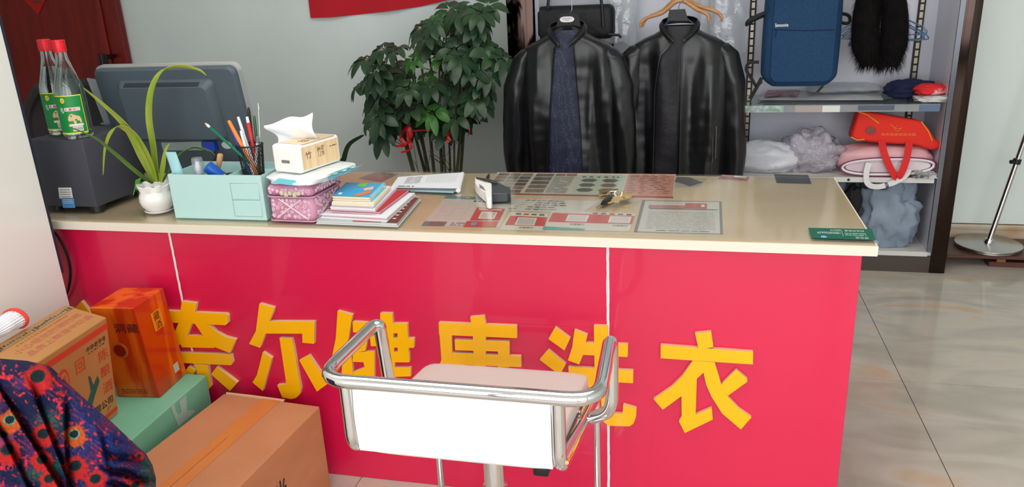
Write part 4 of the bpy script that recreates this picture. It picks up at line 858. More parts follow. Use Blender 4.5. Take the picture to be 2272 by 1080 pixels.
# hanging rails (above the frame, carry the hangers)
f = MB(); f.tube([(-.706, 1.93, 1.42), (1.018, 1.93, 1.42)], .0125, 14); f.build('hanging_rail', M_chrome, cab)
f = MB(); f.tube([(-.735, 1.65, 1.36), (.3, 1.65, 1.36)], .011, 14)
for x in (-.70, .28): f.tube([(x, 1.65, 1.36), (x, 1.93, 1.42)], .009, 10)
f.build('front_rail', M_chrome, cab)
# ------------------------------------------------------------------ jackets
def jacket(name, label, cx, z0, yc, gl, gr, lin_m, hw=.205, sleeves=((-.235, -.245), (.23, .24)), seed=0, hem=-.66, zipm=None, nw=.078):
    r = thing(name, label, 'jacket', (cx, yc, z0+hem))
    prof = [(0, nw-.004, .054), (-.018, nw+.002, .058), (-.032, nw+.026, .060), (-.048, .145, .062), (-.07, .183, .066), (-.10, .2, .072), (-.16, hw, .078), (-.25, hw+.002, .084), (-.38, hw+.006, .09), (-.52, hw+.012, .094), (hem, hw+.016, .096)]
    Zs = [p[0] for p in prof]
    def ab(z): return np.interp(-z, [-q for q in Zs], [p[1] for p in prof]), np.interp(-z, [-q for q in Zs], [p[2] for p in prof])
    nz = 60; zs = [0, -.006, -.012, -.018, -.024, -.03, -.036, -.042, -.05, -.058, -.066, -.075, -.085, -.095]+list(np.linspace(-.11, hem, nz-14))
    def surf(side_in):
        def fn(u, v):
            z = zs[int(round(v*(nz-1)))]; a, b = ab(z); a -= side_in; b -= side_in
            tk = max(0, (z+.062)/.062); GR = max(gr(z), .016+(nw-.024)*tk**1.1) if tk > 0 else gr(z); GL = max(gl(z), .018+(nw-.026)*tk**1.1) if tk > 0 else gl(z)
            p0 = math.asin(min(.97, GR/a)); p1 = 2*PI-math.asin(min(.97, GL/a))
            if side_in > .004: p0, p1 = 0.0, 2*PI
            ph = p0+(p1-p0)*u; sx = math.sin(ph); cxx = math.cos(ph)
            x = a*math.copysign(abs(sx)**.8, sx); y = -b*math.copysign(abs(cxx)**.7, cxx)
            k = min(1, max(0, (-z-.03)/.12)); fold = noise.noise(Vector((x*15+seed*3.3, (1 if y < 0 else -1)*2+seed, z*1.6)))*.046+noise.noise(Vector((x*36+seed, y*6, z*3.0+seed)))*.010
            fold += .0025*noise.noise(Vector((x*14, z*30, seed)))*k
            y += fold*k*(1 if y < 0 else .3)*(.6+abs(z)*.8)
            return Vector((cx+x, yc+y, z0+z))
        return fn
    f = MB(); f.grid(surf(0), 170, nz); k = len(f.v); f.v += [Vector((cx+(v.x-cx)*.985, yc+(v.y-yc)*.965, v.z)) for v in f.v[:k]]; m_ = len(f.f); f.f += [tuple(i+k for i in reversed(q)) for q in f.f]; f.mi += [0]*m_
    f.build('body', M_leather, r, ang=80)
    f = MB(); f.grid(surf(.012), 60, nz); f.build('lining', lin_m, r, ang=80)
    # shoulder yoke seam + centre front edges
    f = MB()
    for g, sg in ((gl, -1), (gr, 1)):
        P_ = []
        for z in np.linspace(-.064, hem, 26):
            a, b = ab(z); x = g(z); ph = math.asin(min(.95, x/a)); u = 0.002 if sg > 0 else .998
            v = min(range(nz), key=lambda i: abs(zs[i]-z))/(nz-1); p_ = surf(0)(u, v); P_.append(p_+Vector((0, -.002, 0)))
        f.tube(P_, .0024, 6)
    f.build('front_edge', zipm or M_leather, r)
    # collar
    f = MB()
    cp = smooth_path([Vector((cx-.020, yc-.084, z0-.066)), Vector((cx-.034, yc-.080, z0-.056)), Vector((cx-nw*.80, yc-.056, z0-.032)), Vector((cx-nw*1.02, yc-.012, z0-.008)), Vector((cx-nw*.72, yc+.036, z0+.004)), Vector((cx, yc+.056, z0+.008)),
                      Vector((cx+nw*.72, yc+.036, z0+.004)), Vector((cx+nw*1.02, yc-.012, z0-.008)), Vector((cx+nw*.80, yc-.056, z0-.032)), Vector((cx+.032, yc-.080, z0-.056)), Vector((cx+.018, yc-.084, z0-.066))], 6)
    def col(u, v):
        p_ = cp[int(round(u*(len(cp)-1)))]; o_ = Vector((p_.x-cx, p_.y-yc, 0)); o_.normalize(); fr_ = max(0, min(1, (yc-p_.y)/.08))
        return p_+Vector((-o_.x*.006, 0, 0))*v+Vector((-o_.x*.016*fr_ if abs(p_.x-cx) > .03 else 0, -.006*fr_, .026-.012*fr_))*v+o_*.008*math.sin(PI*v)
    f.grid(col, len(cp), 7); k = len(f.v); f.v += [Vector((cx+(v.x-cx)*.95, yc+(v.y-yc)*.95+.002, v.z)) for v in f.v[:k]]; m_ = len(f.f); f.f += [tuple(i+k for i in reversed(q)) for q in f.f]; f.mi += [0]*m_
    for e_ in (0, 1): f.tube([col(t_, e_) for t_ in np.linspace(0, 1, len(cp))], .0026, 6)
    f.build('collar', M_leather, r, ang=80)
    for si, (sx0, sx1) in enumerate(sleeves):
        sg = -1 if si == 0 else 1; f = MB(); shp = [(0, sg*.130, -.012, .014), (.05, sg*.163, -.020, .036), (.13, sg*.186, -.055, .052), (.3, sx0*.94, -.17, .058), (.55, sx0, -.33, .054), (.8, sx1, -.48, .049), (1, sx1*.985, -.62, .043)]
        def slv(u, v):
            t_ = [s_[0] for s_ in shp]; x = np.interp(v, t_, [s_[1] for s_ in shp]); z = np.interp(v, t_, [s_[2] for s_ in shp])-.055; rr = np.interp(v, t_, [s_[3] for s_ in shp])
            a = 2*PI*u; n_ = 1+.13*noise.noise(Vector((math.cos(a)*1.4+seed, math.sin(a)*1.4+si*4, v*3.2)))+.045*noise.noise(Vector((math.cos(a)*2+seed, si*3, v*11)))
            return Vector((cx+x+rr*n_*math.cos(a), yc+.004+rr*1.15*n_*math.sin(a)-.03*v*(1-v), z0+z))
        f.grid(slv, 32, 54, closeu=True); k = len(f.v)
        f.v += [Vector((v.x, v.y, v.z)) for v in f.v[:0]]
        f.add([slv(i/32, 0) for i in range(32)], [tuple(range(32))]); f.add([slv(i/32, 1)+Vector((0, 0, .004)) for i in range(32)], [tuple(range(32))])
        f.build('sleeve', M_leather, r, ang=80)
    return r, surf
def navy_dots():
    m = bpy.data.materials.new('navy_dotted_lining'); m.use_nodes = True; nt = m.node_tree; N = nt.nodes; L = nt.links; p = N['Principled BSDF']; p.inputs['Roughness'].default_value = .6
    tc = N.new('ShaderNodeTexCoord'); v = N.new('ShaderNodeTexVoronoi'); v.inputs['Scale'].default_value = 135; v.inputs['Randomness'].default_value = .35; L.new(tc.outputs['Object'], v.inputs[0])
    r = N.new('ShaderNodeValToRGB'); r.color_ramp.interpolation = 'LINEAR'; r.color_ramp.elements[0].position = .16; r.color_ramp.elements[1].position = .26
    r.color_ramp.elements[0].color = rgb((92, 108, 146)); r.color_ramp.elements[1].color = rgb((17, 23, 52)); L.new(v.outputs['Distance'], r.inputs[0]); L.new(r.outputs[0], p.inputs['Base Color'])
    return m
J1 = Y(1259, 62, 1.60); J2 = Y(1506, 52, 1.70)
jk1, _ = jacket('leather_jacket', 'open black leather jacket with dotted navy lining, on the left hanger', J1.x, J1.z-.006, 1.60,
       lambda z: .026+.040*min(1, abs(z)/.6)+.026*math.exp(-(z/.035)**2), lambda z: .016+.036*min(1, abs(z)/.6)+.036*math.exp(-(z/.035)**2), navy_dots(), seed=1)
jk2, _ = jacket('leather_jacket', 'black leather jacket with plain dark lining, right beside the blue backpack', J2.x+.004, J2.z-.008, 1.70,
       lambda z: .05+.025*min(1, max(0, (-z-.06)/.2))-.03*math.exp(-((z+.07)/.03)**2), lambda z: .055-.049*min(1, max(0, (-z)/.08)), M_lining, seed=5, hw=.20, sleeves=((-.215, -.225), (.225, .245)), zipm=mat('zip_dark', (70, 68, 72), .3, .6))
f = MB()
for px, py0, py1 in ((1582, 276, 360), (1589, 280, 352)): f.tube([Y(px, py0, 1.598), Y(px-1, (py0+py1)/2, 1.594), Y(px-2, py1, 1.594)], .0022, 6)
f.build('pocket_zip', mat('zip_silver', (150, 150, 156), .25, .9), jk2)
# hangers in the jackets
def hook(f, p, top, r=.0016):
    c = Vector((p.x, p.y, top)); f.tube(round_path([p, Vector((p.x, p.y, p.z+.03)), Vector((p.x+.02, p.y, p.z+.045)), Vector((p.x+.02, p.y, top-.02)), Vector((p.x+.02, p.y, top+.013)), Vector((p.x-.012, p.y, top+.013))], .012), r, 8)
h1 = thing('coat_hanger', 'black plastic hanger with silver plate in the left jacket', 'hanger', (J1.x, 1.60, J1.z))
zb_ = Y(1259, 62, 1.60).z
f = MB(); pts = [(1234, 60), (1240, 35), (1248, 30), (1275, 30), (1283, 35), (1288, 60), (1262, 52)]; f.prism([Y(a_, b_, 1.592) for a_, b_ in pts], (0, .016, 0))
for s_ in (-1, 1): f.tube([(J1.x+s_*.02, 1.60, zb_-.0), (J1.x+s_*.10, 1.60, zb_-.045), (J1.x+s_*.155, 1.60, zb_-.075)], [.010, .012, .009], 10)
f.build('hanger_body', M_blackm, h1)
f = MB(); q0 = Y(1258, 43, 1.590); n = 20; f.prism([q0+Vector((.030*math.copysign(abs(math.cos(t_))**.6, math.cos(t_)), 0, .0115*math.sin(t_))) for t_ in np.linspace(0, 2*PI, n+1)[:-1]], (0, .002, 0))
np_ = f.build('name_plate', mat('silver_plate', (176, 176, 176), .3, .5), h1)
f = MB(); q = lambda u, v, h=0: q0+Vector((-.022+.044*u, -.0006, .007-.014*v)); put_text(f, 'CHAMORRO', q, .05, .1, .95, .45, 0, 0); put_text(f, 'PAUL', q, .3, .55, .7, .9, 0, 0); f.build('lettering', M_ink, np_)
f = MB(); hook(f, Vector((J1.x, 1.60, zb_+.02)), 1.371); f.build('hook', M_chrome, h1)
h2 = thing('coat_hanger', 'blue wire hanger with a black neck inside the right jacket', 'hanger', (J2.x, 1.70, J2.z))
M_bw = mat('blue_wire', (60, 104, 140), .35)
f = MB(); nk = Y(1506, 26, 1.70); f.tube(round_path([nk, Y(1470, 60, 1.70), Y(1455, 95, 1.70), Y(1560, 97, 1.70), Y(1548, 60, 1.70), nk], .02), .0016, 8); hook(f, nk, 1.371); f.build('wire', M_bw, h2)
f = MB(); f.prism([Y(a_, b_, 1.692) for a_, b_ in [(1480, 46), (1485, 22), (1520, 20), (1527, 46)]], (0, .012, 0)); f.build('neck_clip', M_black, h2)
M_wood = mat('hanger_wood', (196, 144, 98), .4, col2=(174, 122, 78), nscale=30, stretch=(.3, 1, 4))
for lab, yv, pl in (('pale wooden hanger above the right jacket, front one', 1.74, [(1421, 62), (1424, 48), (1440, 38), (1470, 28), (1500, 4), (1520, 4), (1545, 20), (1566, 30), (1572, 40), (1571, 50)]),
                    ('pale wooden hanger above the right jacket, rear one', 1.80, [(1425, 60), (1436, 40), (1470, 24), (1496, 2), (1524, 0), (1552, 14), (1585, 24), (1600, 36), (1601, 48)])):
    hh = thing('coat_hanger', lab, 'hanger', tuple(Y(1510, 6, yv)), 0, 'wooden hangers'); f = MB(); P_ = smooth_path([Y(a_, b_, yv) for a_, b_ in pl], 5); n = len(P_)
    f.tube(P_, [.0035+.0055*math.sin(PI*i/(n-1))**.6 for i in range(n)], 10); f.build('hanger_body', M_wood, hh)
    f = MB(); c0 = Y(1510, 4, yv); f.tube(round_path([c0, c0+Vector((0, 0, .06)), Vector((c0.x+.02, yv, c0.z+.08)), Vector((c0.x+.02, yv, 1.39)), Vector((c0.x+(.05 if yv > 1.77 else 0), 1.93, 1.4345))], .015), .0018, 8); f.build('hook', M_chrome, hh)
# black bag behind the left jacket
bgp = thing('handbag', 'black soft handbag hanging behind the left leather jacket', 'bag', tuple(Y(1280, 80, 1.93)))
f = MB(); a_ = Y(1192, 84, 1.93); b_ = Y(1364, 8, 1.93); M_ny = mat('black_nylon', (17, 17, 20), .6, bump=.3, bscale=40)
f.box((a_.x, 1.87, a_.z-.01), (b_.x, 1.975, b_.z), bev=.03, seg=4); f.build('body', M_ny, bgp)
f = MB(); f.tube(smooth_path([Y(1215, 20, 1.86), Y(1222, -20, 1.87), Y(1250, -60, 1.9), Y(1300, -60, 1.9), Y(1330, -20, 1.87), Y(1338, 60, 1.86)], 6), .007, 8); f.tube([Y(1350, 76, 1.86), Y(1374, 78, 1.86), Y(1378, 84, 1.86)], .006, 8)
f.tube([Y(1275, -70, 1.9), Vector((Y(1275, -70, 1.9).x, 1.93, 1.434))], .004, 6); f.build('handle', M_black, bgp)
# clear garment covers
M_film = film('plastic_film', (240, 243, 246), .09, .34, 1.7, .8, 9)
for lab, x0, x1, y1, yv in (('clear plastic garment cover between the two leather jackets', 1318, 1412, 96, 2.05), ('clear plastic garment cover behind the wooden hangers', 1555, 1662, 118, 2.10)):
    f = MB(); A = Y(x0, 10, yv); B = Y(x1, 10, yv); zb_ = Y(x0, y1, yv).z
    f.grid(lambda u, v: Vector((A.x+(B.x-A.x)*u, yv-.035*math.sin(PI*u)+.010*noise.noise(Vector((u*5, v*7, x0))), zb_-.03*noise.noise(Vector((u*4, 0, x0)))*(1-v)+(1.43-zb_)*v)), 26, 24, mi=0)
    k = len(f.v); f.v += [Vector((v.x, yv+(yv-v.y)*.7+.004, v.z)) for v in f.v[:k]]; m_ = len(f.f); f.f += [tuple(i+k for i in reversed(q)) for q in f.f]; f.mi += [0]*m_
    tag(f.build('garment_cover', M_film), lab, 'plastic cover', 'plastic covers')
# ------------------------------------------------------------------ backpack
bp = thing('backpack', 'navy blue backpack hanging in the cabinet above the glass shelf', 'backpack', tuple(Y(1780, 195, 1.93)))
M_bp = mat('navy_fabric', (22, 66, 104), .8, col2=(16, 52, 88), nscale=260, bump=.2, bscale=300); YP = 1.84
a_ = Y(1690, 194, YP); b_ = Y(1878, -30, YP); cxx = (a_.x+b_.x)/2; hw_ = (b_.x-a_.x)/2
f = MB()
def bpf(u, v, dep=1.0):
    a = 2*PI*u; ex = .42; sg = lambda t_: math.copysign(abs(t_)**ex, t_); k = (1-max(0, (.12-v)/.12)**2.2*.28)*(1-max(0, (v-.85)/.15)**2*.2)
    return Vector((cxx+hw_*sg(math.cos(a))*k*(1+.02*math.sin(v*4)), YP+.075+.075*sg(math.sin(a))*k*dep, a_.z+(b_.z+.06-a_.z)*v))
f.grid(lambda u, v: bpf(u, v), 56, 40, closeu=True); f.add([bpf(i/56, 0) for i in range(56)], [tuple(range(56))]); f.add([bpf(i/56, 1) for i in range(56)], [tuple(range(56))]); f.build('body', M_bp, bp)
f = MB(); P_ = rrect(cxx-hw_*.80, cxx+hw_*.84, a_.z+.022, b_.z+.08, .035)
f.prism([(x, YP-.001, z) for x, z in P_], (0, -.004, 0)); fp = f.build('front_pocket', M_bp, bp); bm_ = fp.modifiers.new('bevel', 'BEVEL'); bm_.width = .003; bm_.segments = 3
f = MB(); f.tube([Y(1716, 66, YP-.0055), Y(1800, 68, YP-.0055), Y(1853, 66, YP-.0055)], .0022, 6); zp_ = f.build('zip', mat('zip_navy', (16, 34, 62), .5), bp)
for e1, e2, r_ in ((Y(1722, 67, YP-.008), Y(1720, 83, YP-.009), .0022), (Y(1704, 14, YP-.008), Y(1705, 26, YP-.008), .003)): f = MB(); f.tube([e1, e2], r_, 6); f.build('zip_pull', M_black, zp_)
f = MB(); qa, qb = Y(1720, 52, YP-.0062), Y(1749, 59, YP-.0062); q = lambda u, v, h=0: Vector((qa.x+(qb.x-qa.x)*u, qa.y, qa.z+(qb.z-qa.z)*v)); put_text(f, 'Samsonite', q, 0, 0, 1, 1, 0, 0, .01); f.build('lettering', M_white, bp)
def strap(px, yv, w_, par, nm='strap', m_=None, th=.004):
    f = MB(); P_ = smooth_path([Y(p[0], p[1], yv if len(p) < 3 else p[2]) for p in px], 5); f.ribbon(P_, [w_]*len(P_), (1, 0, .35), fold=0, th=th); return f.build(nm, m_ or M_ny, par)
f = MB(); f.tube(smooth_path([Y(1655, 58, 1.90), Y(1662, 48, 1.90), Y(1680, 38, 1.90), Y(1700, 30, 1.90)], 4), [.003, .006, .009, .011, .012, .012, .012, .012, .012, .012, .012, .012, .012], 8); f.build('strap', M_ny, bp)
strap([(1684, 138), (1662, 140), (1656, 155), (1668, 175), (1678, 190), (1690, 180)], 1.90, .007, bp); strap([(1690, 172), (1678, 195), (1664, 219)], 1.90, .008, bp); strap([(1826, 190), (1812, 205)], 1.88, .005, bp)
f = MB(); f.tube(smooth_path([Y(1868, 30, 1.92), Y(1882, 34, 1.92), Y(1886, 45, 1.92), Y(1880, 52, 1.92), Y(1866, 50, 1.92)], 4), .007, 8); f.build('strap', M_ny, bp)
f = MB(); f.tube(round_path([Vector((cxx-.05, 1.915, b_.z+.05)), Vector((cxx-.02, 1.93, 1.434)), Vector((cxx+.02, 1.93, 1.434)), Vector((cxx+.05, 1.915, b_.z+.05))], .02), .007, 8); f.build('top_handle', M_ny, bp)
# blue wire hangers
rn = random.Random(12)
for k in range(7):
    yv = 1.86+.022*k; cx1 = Y(1955+4*k, 20, yv).x; zt = 1.12-.004*k+rn.uniform(-.02, .02); hwk = .19+rn.uniform(-.02, .015)-.006*k; dz = .075+rn.uniform(-.01, .015); tl_ = rn.uniform(-.012, .012)
    f = MB(); top_ = Vector((cx1, yv, zt+.03))
    f.tube(round_path([top_, Vector((cx1-hwk+.03, yv+.004, zt-dz+.03+tl_)), Vector((cx1-hwk, yv+.004, zt-dz+tl_)), Vector((cx1+hwk, yv+.004, zt-dz-tl_)), Vector((cx1+hwk-.03, yv+.004, zt-dz+.03-tl_)), top_], .018), .0016, 6)
    f.tube(round_path([top_, Vector((cx1, yv, 1.395)), Vector((cx1+.016, 1.93, 1.40)), Vector((cx1+.016, 1.93, 1.4345)), Vector((cx1-.01, 1.93, 1.4345))], .012), .0016, 6)
    tag(f.build('wire_hanger', M_bw), 'blue wire hanger in the bunch behind the black fur scarf', 'hanger', 'blue wire hangers')
# fur scarf
M_fur = mat('black_fur', (9, 8, 9), .9, col2=(20, 16, 16), nscale=30, spec=.2)
f = MB(); rn = random.Random(5); YFu = 1.80
for lobe, (P_, R_) in enumerate((([(1932, -70), (1930, -20), (1922, 40), (1921, 100), (1932, 142)], [.05, .056, .064, .066, .042]), ([(1978, -70), (1980, -20), (1985, 40), (1982, 100), (1970, 146)], [.05, .056, .062, .064, .042]))):
    pts = smooth_path([Y(a_, b_, YFu) for a_, b_ in P_], 5); n = len(pts); rr = [np.interp(i/(n-1), np.linspace(0, 1, 5), R_) for i in range(n)]
    f.tube(pts, [r_*.82 for r_ in rr], 16)
    for _ in range(5200):
        i = rn.uniform(0, n-1.001); j = int(i); c_ = pts[j].lerp(pts[j+1], i-j); a_ = rn.uniform(0, 2*PI); r_ = rr[j]*.8; o_ = Vector((math.cos(a_), math.sin(a_), 0))
        b0 = c_+o_*r_; L_ = rn.uniform(.02, .045)*(1.3 if j > n-6 else 1); tipp = b0+o_*L_*rn.uniform(.15, .6)+Vector((rn.uniform(-.3, .3)*L_, rn.uniform(-.2, .2)*L_, -L_*rn.uniform(.7, 1.1)))
        sd = Vector((-o_.y, o_.x, 0))*rn.uniform(.0006, .0014); f.add([b0-sd, b0+sd, tipp], [(0, 1, 2)])
f.tube([Y(1955, -70, YFu), Vector((Y(1955, -70, YFu).x, 1.93, 1.43))], .01, 8)
tag(f.build('fur_scarf', M_fur, flat=False), 'black fluffy fur scarf hanging doubled beside the backpack', 'scarf')
# ------------------------------------------------------------------ things on the cabinet shelves
M_wsheet = mat('folded_white', (206, 206, 210), .4, bump=.3, bscale=25); GS = .7563
def soft_slab(name, label, cat, px, z0, h, m_, seed, grp=None, wav=.004):
    c = [Z(a_, b_, z0+h*.5) for a_, b_ in px]; q_ = quad(c); f = MB()
    def fn(sgn):
        def g(u, v):
            e = (min(u, 1-u)*5); e2 = min(v, 1-v)*5; k = min(1, e)**.5*min(1, e2)**.5; p_ = q_(u, v); return Vector((p_.x, p_.y, z0+h*.5+sgn*h*.5*k+(wav*noise.noise(Vector((u*7, v*5, seed)))*k if sgn > 0 else 0)))
        return g
    f.grid(fn(1), 30, 14); f.grid(fn(-1), 30, 14); return tag(f.build(name, m_), label, cat, grp)
soft_slab('folded_garment', 'white folded sheet in plastic, long one at the front of the glass shelf', 'folded clothing', [(1700, 206), (1950, 202), (1960, 222), (1680, 222)], GS, .016, M_wsheet, 1)
soft_slab('folded_garment', 'grey-white plastic wrapped garment at the back of the glass shelf', 'folded clothing', [(1800, 186), (1950, 178), (1955, 200), (1790, 204)], GS+.0165, .035, film('milky_wrap', (225, 228, 232), .15, .55, 1.45, .5, 20), 2)
soft_slab('magazine', 'pink and grey magazine under the backpack on the glass shelf', 'magazine', [(1705, 200), (1775, 200), (1768, 214), (1694, 214)], GS+.0165, .006, mat('rose_cover', (150, 80, 100), .4, col2=(180, 170, 176), nscale=20), 3)
def cloth(name, label, cat, c, size, m_, seed, amp=.22, fr=2.2, rz=0, grp=None, p=2.4):
    f = MB(); blob(f, c+Vector((0, 0, size[2]*.86)), size, amp, fr, seed, 44, 26, 0, Matrix.Rotation(rz, 4, 'Z'), p); return tag(f.build(name, m_, ang=70), label, cat, grp)
c_ = Z(2010, 205, GS); cloth('folded_cloth', 'dark navy folded cloth at the right end of the glass shelf', 'cloth', Vector((c_.x-.02, 2.06, GS)), (.105, .07, .042), mat('navy_cloth', (34, 42, 86), .85, col2=(24, 30, 62), nscale=60, stretch=(1, 4, 4)), 2)
cloth('folded_cloth', 'bright red cloth in front of the navy one on the glass shelf', 'cloth', Vector((c_.x+.035, 1.955, GS+.028)), (.066, .04, .024), mat('bright_red_cloth', (222, 40, 44), .8, col2=(206, 180, 184), nscale=14, lo=.60, hi=.66), 4)
cloth('folded_cloth', 'white cloth crumpled under the red cloth', 'cloth', Vector((c_.x+.045, 1.945, GS)), (.072, .05, .015), mat('off_white_cloth', (208, 204, 204), .85), 6, .3, 3)
S1 = .4373; M_bub = film('crinkled_plastic', (232, 230, 238), .1, .34, 1.6, 1.0, 28, (240, 234, 244))
c_ = Z(1800, 382, S1); cloth('plastic_parcel', 'crinkled clear plastic parcel in the middle of the white shelf', 'parcel', Vector((c_.x+.0, 2.0, S1)), (.125, .09, .098), M_bub, 3, .35, 2.4)
f = MB(); rn = random.Random(2); cc = Vector((c_.x+.01, 2.0, S1+.08))
for k in range(70):
    a_ = rn.uniform(PI, 2*PI); b_ = rn.uniform(-.7, 1.0); o_ = Vector((.095*math.cos(a_)*math.cos(b_), .075*math.sin(a_)*math.cos(b_)-.006, .078*math.sin(b_))); p_ = cc+o_; d_ = Vector((rn.uniform(-1, 1), rn.uniform(-.4, .2), rn.uniform(-1, 1))).normalized()*rn.uniform(.006, .016); e_ = Vector((rn.uniform(-1, 1), -.4, rn.uniform(-1, 1)))*.004
    f.add([p_, p_+d_, p_+d_*.6+e_, p_+e_], [(0, 1, 2, 3)])  # pale flecks painted on as bright glints of the plastic
o = bpy.data.objects['plastic_parcel']; g = f.build('painted_glints', mat('plastic_glint', (225, 222, 232), .1, .3)); g.parent = o; g.location = g.location-o.location
c_ = Z(1700, 380, S1); cloth('wrapped_garment', 'flat plastic wrapped garment with a pink stripe, left on the white shelf', 'parcel', Vector((c_.x-.01, 1.99, S1)), (.16, .09, .075), mat('pale_wrapped', (206, 208, 216), .25, col2=(176, 120, 130), nscale=5, lo=.66, hi=.72, bump=.5, bscale=14), 7, .22, 1.7)
pb = thing('quilt_bag', 'pink quilt bag with white border and purple piping on the white shelf', 'bag', (.84, 2.0, S1))
a_ = Y(1862, 372, 1.905); b_ = Y(2076, 372, 1.905); hx = (b_.x-a_.x)/2; cxp = (a_.x+b_.x)/2; hz = .056
f = MB(); blob(f, (cxp, 2.0, S1+.0605), (hx, .10, .066), .06, 2, 9, 48, 24, p=3); f.build('body', mat('pink_fabric', (228, 176, 182), .6, bump=.3, bscale=20), pb)
fz = lambda t_: Vector((cxp+hx*.99*math.copysign(abs(math.cos(t_))**.75, math.cos(t_)), 1.897-.012*abs(math.sin(t_)), S1+.046+.040*math.copysign(abs(math.sin(t_))**.9, math.sin(t_))+.008*math.cos(t_)))
f = MB(); P_ = [fz(t_) for t_ in np.linspace(0, 2*PI, 49)[:-1]]; f.tube(P_, .0035, 6, closed=True); f.build('piping', mat('purple_piping', (120, 30, 74), .6), pb)
f = MB(); P_ = [Vector((cxp+(v.x-cxp)*.95, v.y-.001, S1+.046+(v.z-S1-.046)*.84)) for v in P_]; f.tube(P_, .0055, 6, closed=True); f.build('border', mat('white_border', (226, 222, 226), .6), pb)
f = MB(); f.prism([Vector((cxp+(v.x-cxp)*.93, 1.893, S1+.046+(v.z-S1-.046)*.78)) for v in P_], (0, .01, 0)); f.build('clear_front', mat('pale_pink_panel', (206, 180, 192), .15, col2=(220, 206, 212), nscale=9), pb)
M_ws = mat('white_webbing', (222, 220, 222), .7)
strap([(1928, 361, 1.880), (1922, 385, 1.868), (1926, 408, 1.862), (1950, 414, 1.862), (1985, 404, 1.862), (2010, 388, 1.868), (2016, 375, 1.880)], 1.87, .0115, pb, 'handle', M_ws, .002)
tb_ = thing('tote_bag', 'red nonwoven tote bag with yellow trim lying on the pink bag', 'bag', (.86, 1.98, S1+.12))
M_tr = mat('red_nonwoven', (226, 42, 28), .75, bump=.15, bscale=120)
f = MB(); ol = [(1906, 246), (1960, 253), (2045, 268), (2062, 285), (2075, 308), (2091, 318), (2088, 330), (2068, 334), (2030, 322), (1960, 318), (1900, 312), (1889, 304), (1898, 275)]
f.prism([Y(a_, b_, 1.915) for a_, b_ in ol], (0, .10, -.01)); g = f.build('body', M_tr, tb_); bm_ = g.modifiers.new('bevel', 'BEVEL'); bm_.width = .012; bm_.segments = 4
f = MB()
for pl in ([(1905, 248), (1925, 255), (1950, 274)], [(2044, 270), (2060, 292), (2068, 312)], [(1888, 304), (1902, 311), (1918, 309)]): f.tube([Y(a_, b_, 1.912) for a_, b_ in pl], .0028, 6)
f.build('edge_trim', mat('yellow_trim', (236, 150, 40), .6), tb_)
f = MB(); qa, qb = Y(1955, 295, 1.912), Y(2032, 301, 1.912); q = lambda u, v, h=0: Vector((qa.x+(qb.x-qa.x)*u, 1.9125, qa.z+(qb.z-qa.z)*v)); put_text(f, '洗衣连锁欢迎光临', q, 0, 0, 1, 1.1, 0, 0)
f.build('lettering', mat('gold_print2', (228, 140, 60), .6), tb_)
f = MB(); f.tube([Y(a_, b_, 1.9125) for a_, b_ in [(1975, 276), (1985, 284), (1998, 286), (1990, 278), (1984, 288), (1992, 291), (2001, 283)]], .0015, 6); f.build('printed_emblem', MATS['gold_print2'], tb_)
f = MB(); c_ = Y(1932, 289, 1.913); n = 20; f.prism([c_+Vector((.022*math.cos(2*PI*i/n), 0, .018*math.sin(2*PI*i/n))) for i in range(n)], (0, -.0012, 0)); f.build('opening', mat('pinkish_inside', (140, 70, 66), .8), tb_)
strap([(1956, 312, 1.905), (1962, 340, 1.875), (1975, 372, 1.862), (1990, 394, 1.858), (2002, 380, 1.858), (2012, 350, 1.872), (2018, 314, 1.905)], 1.87, .014, tb_, 'handle', mat('red_webbing', (214, 30, 30), .7), .002)
f = MB(); c_ = Y(2045, 393, 1.90); blob(f, (c_.x, 1.90, S1+.0135), (.055, .035, .016), .5, 3, 3, 36, 16); tag(f.build('plastic_bag', mat('silvery_plastic', (178, 176, 180), .12, .35, bump=1, bscale=50)), 'crumpled silvery plastic at the right end of the white shelf', 'plastic bag')
M_gb = mat('blue_grey_nonwoven', (142, 156, 172), .8, col2=(124, 138, 156), nscale=8, bump=.3, bscale=25); B0 = .1003
cloth('garment_bag', 'large blue-grey cloth bag at the right of the lowest shelf', 'bag', Vector((.865, 1.99, B0)), (.12, .085, .165), M_gb, 11, .42, 2.3)
cloth('garment_bag', 'blue-grey cloth bag nearest the counter corner on the lowest shelf', 'bag', Vector((.575, 1.99, B0)), (.115, .08, .16), M_gb, 13, .42, 2.4)
cloth('black_garment', 'black garment between the grey bags on the lowest shelf', 'clothing', Vector((.70, 1.955, B0+.14)), (.035, .05, .075), mat('black_cloth', (26, 24, 28), .85), 8, .3, 2)
cloth('garment_bag', 'taller blue-grey bag under the red strap on the lowest shelf', 'bag', Vector((.70, 2.10, B0)), (.055, .05, .165), M_gb, 17, .3, 2)
f = MB(); f.tube([Z(1938, 538, B0+.017), Z(1972, 535, B0+.017)], .017, 20); tag(f.build('paper_roll', mat('pale_blue_roll', (160, 174, 200), .5)), 'pale blue roll lying on the lowest cabinet shelf', 'roll')
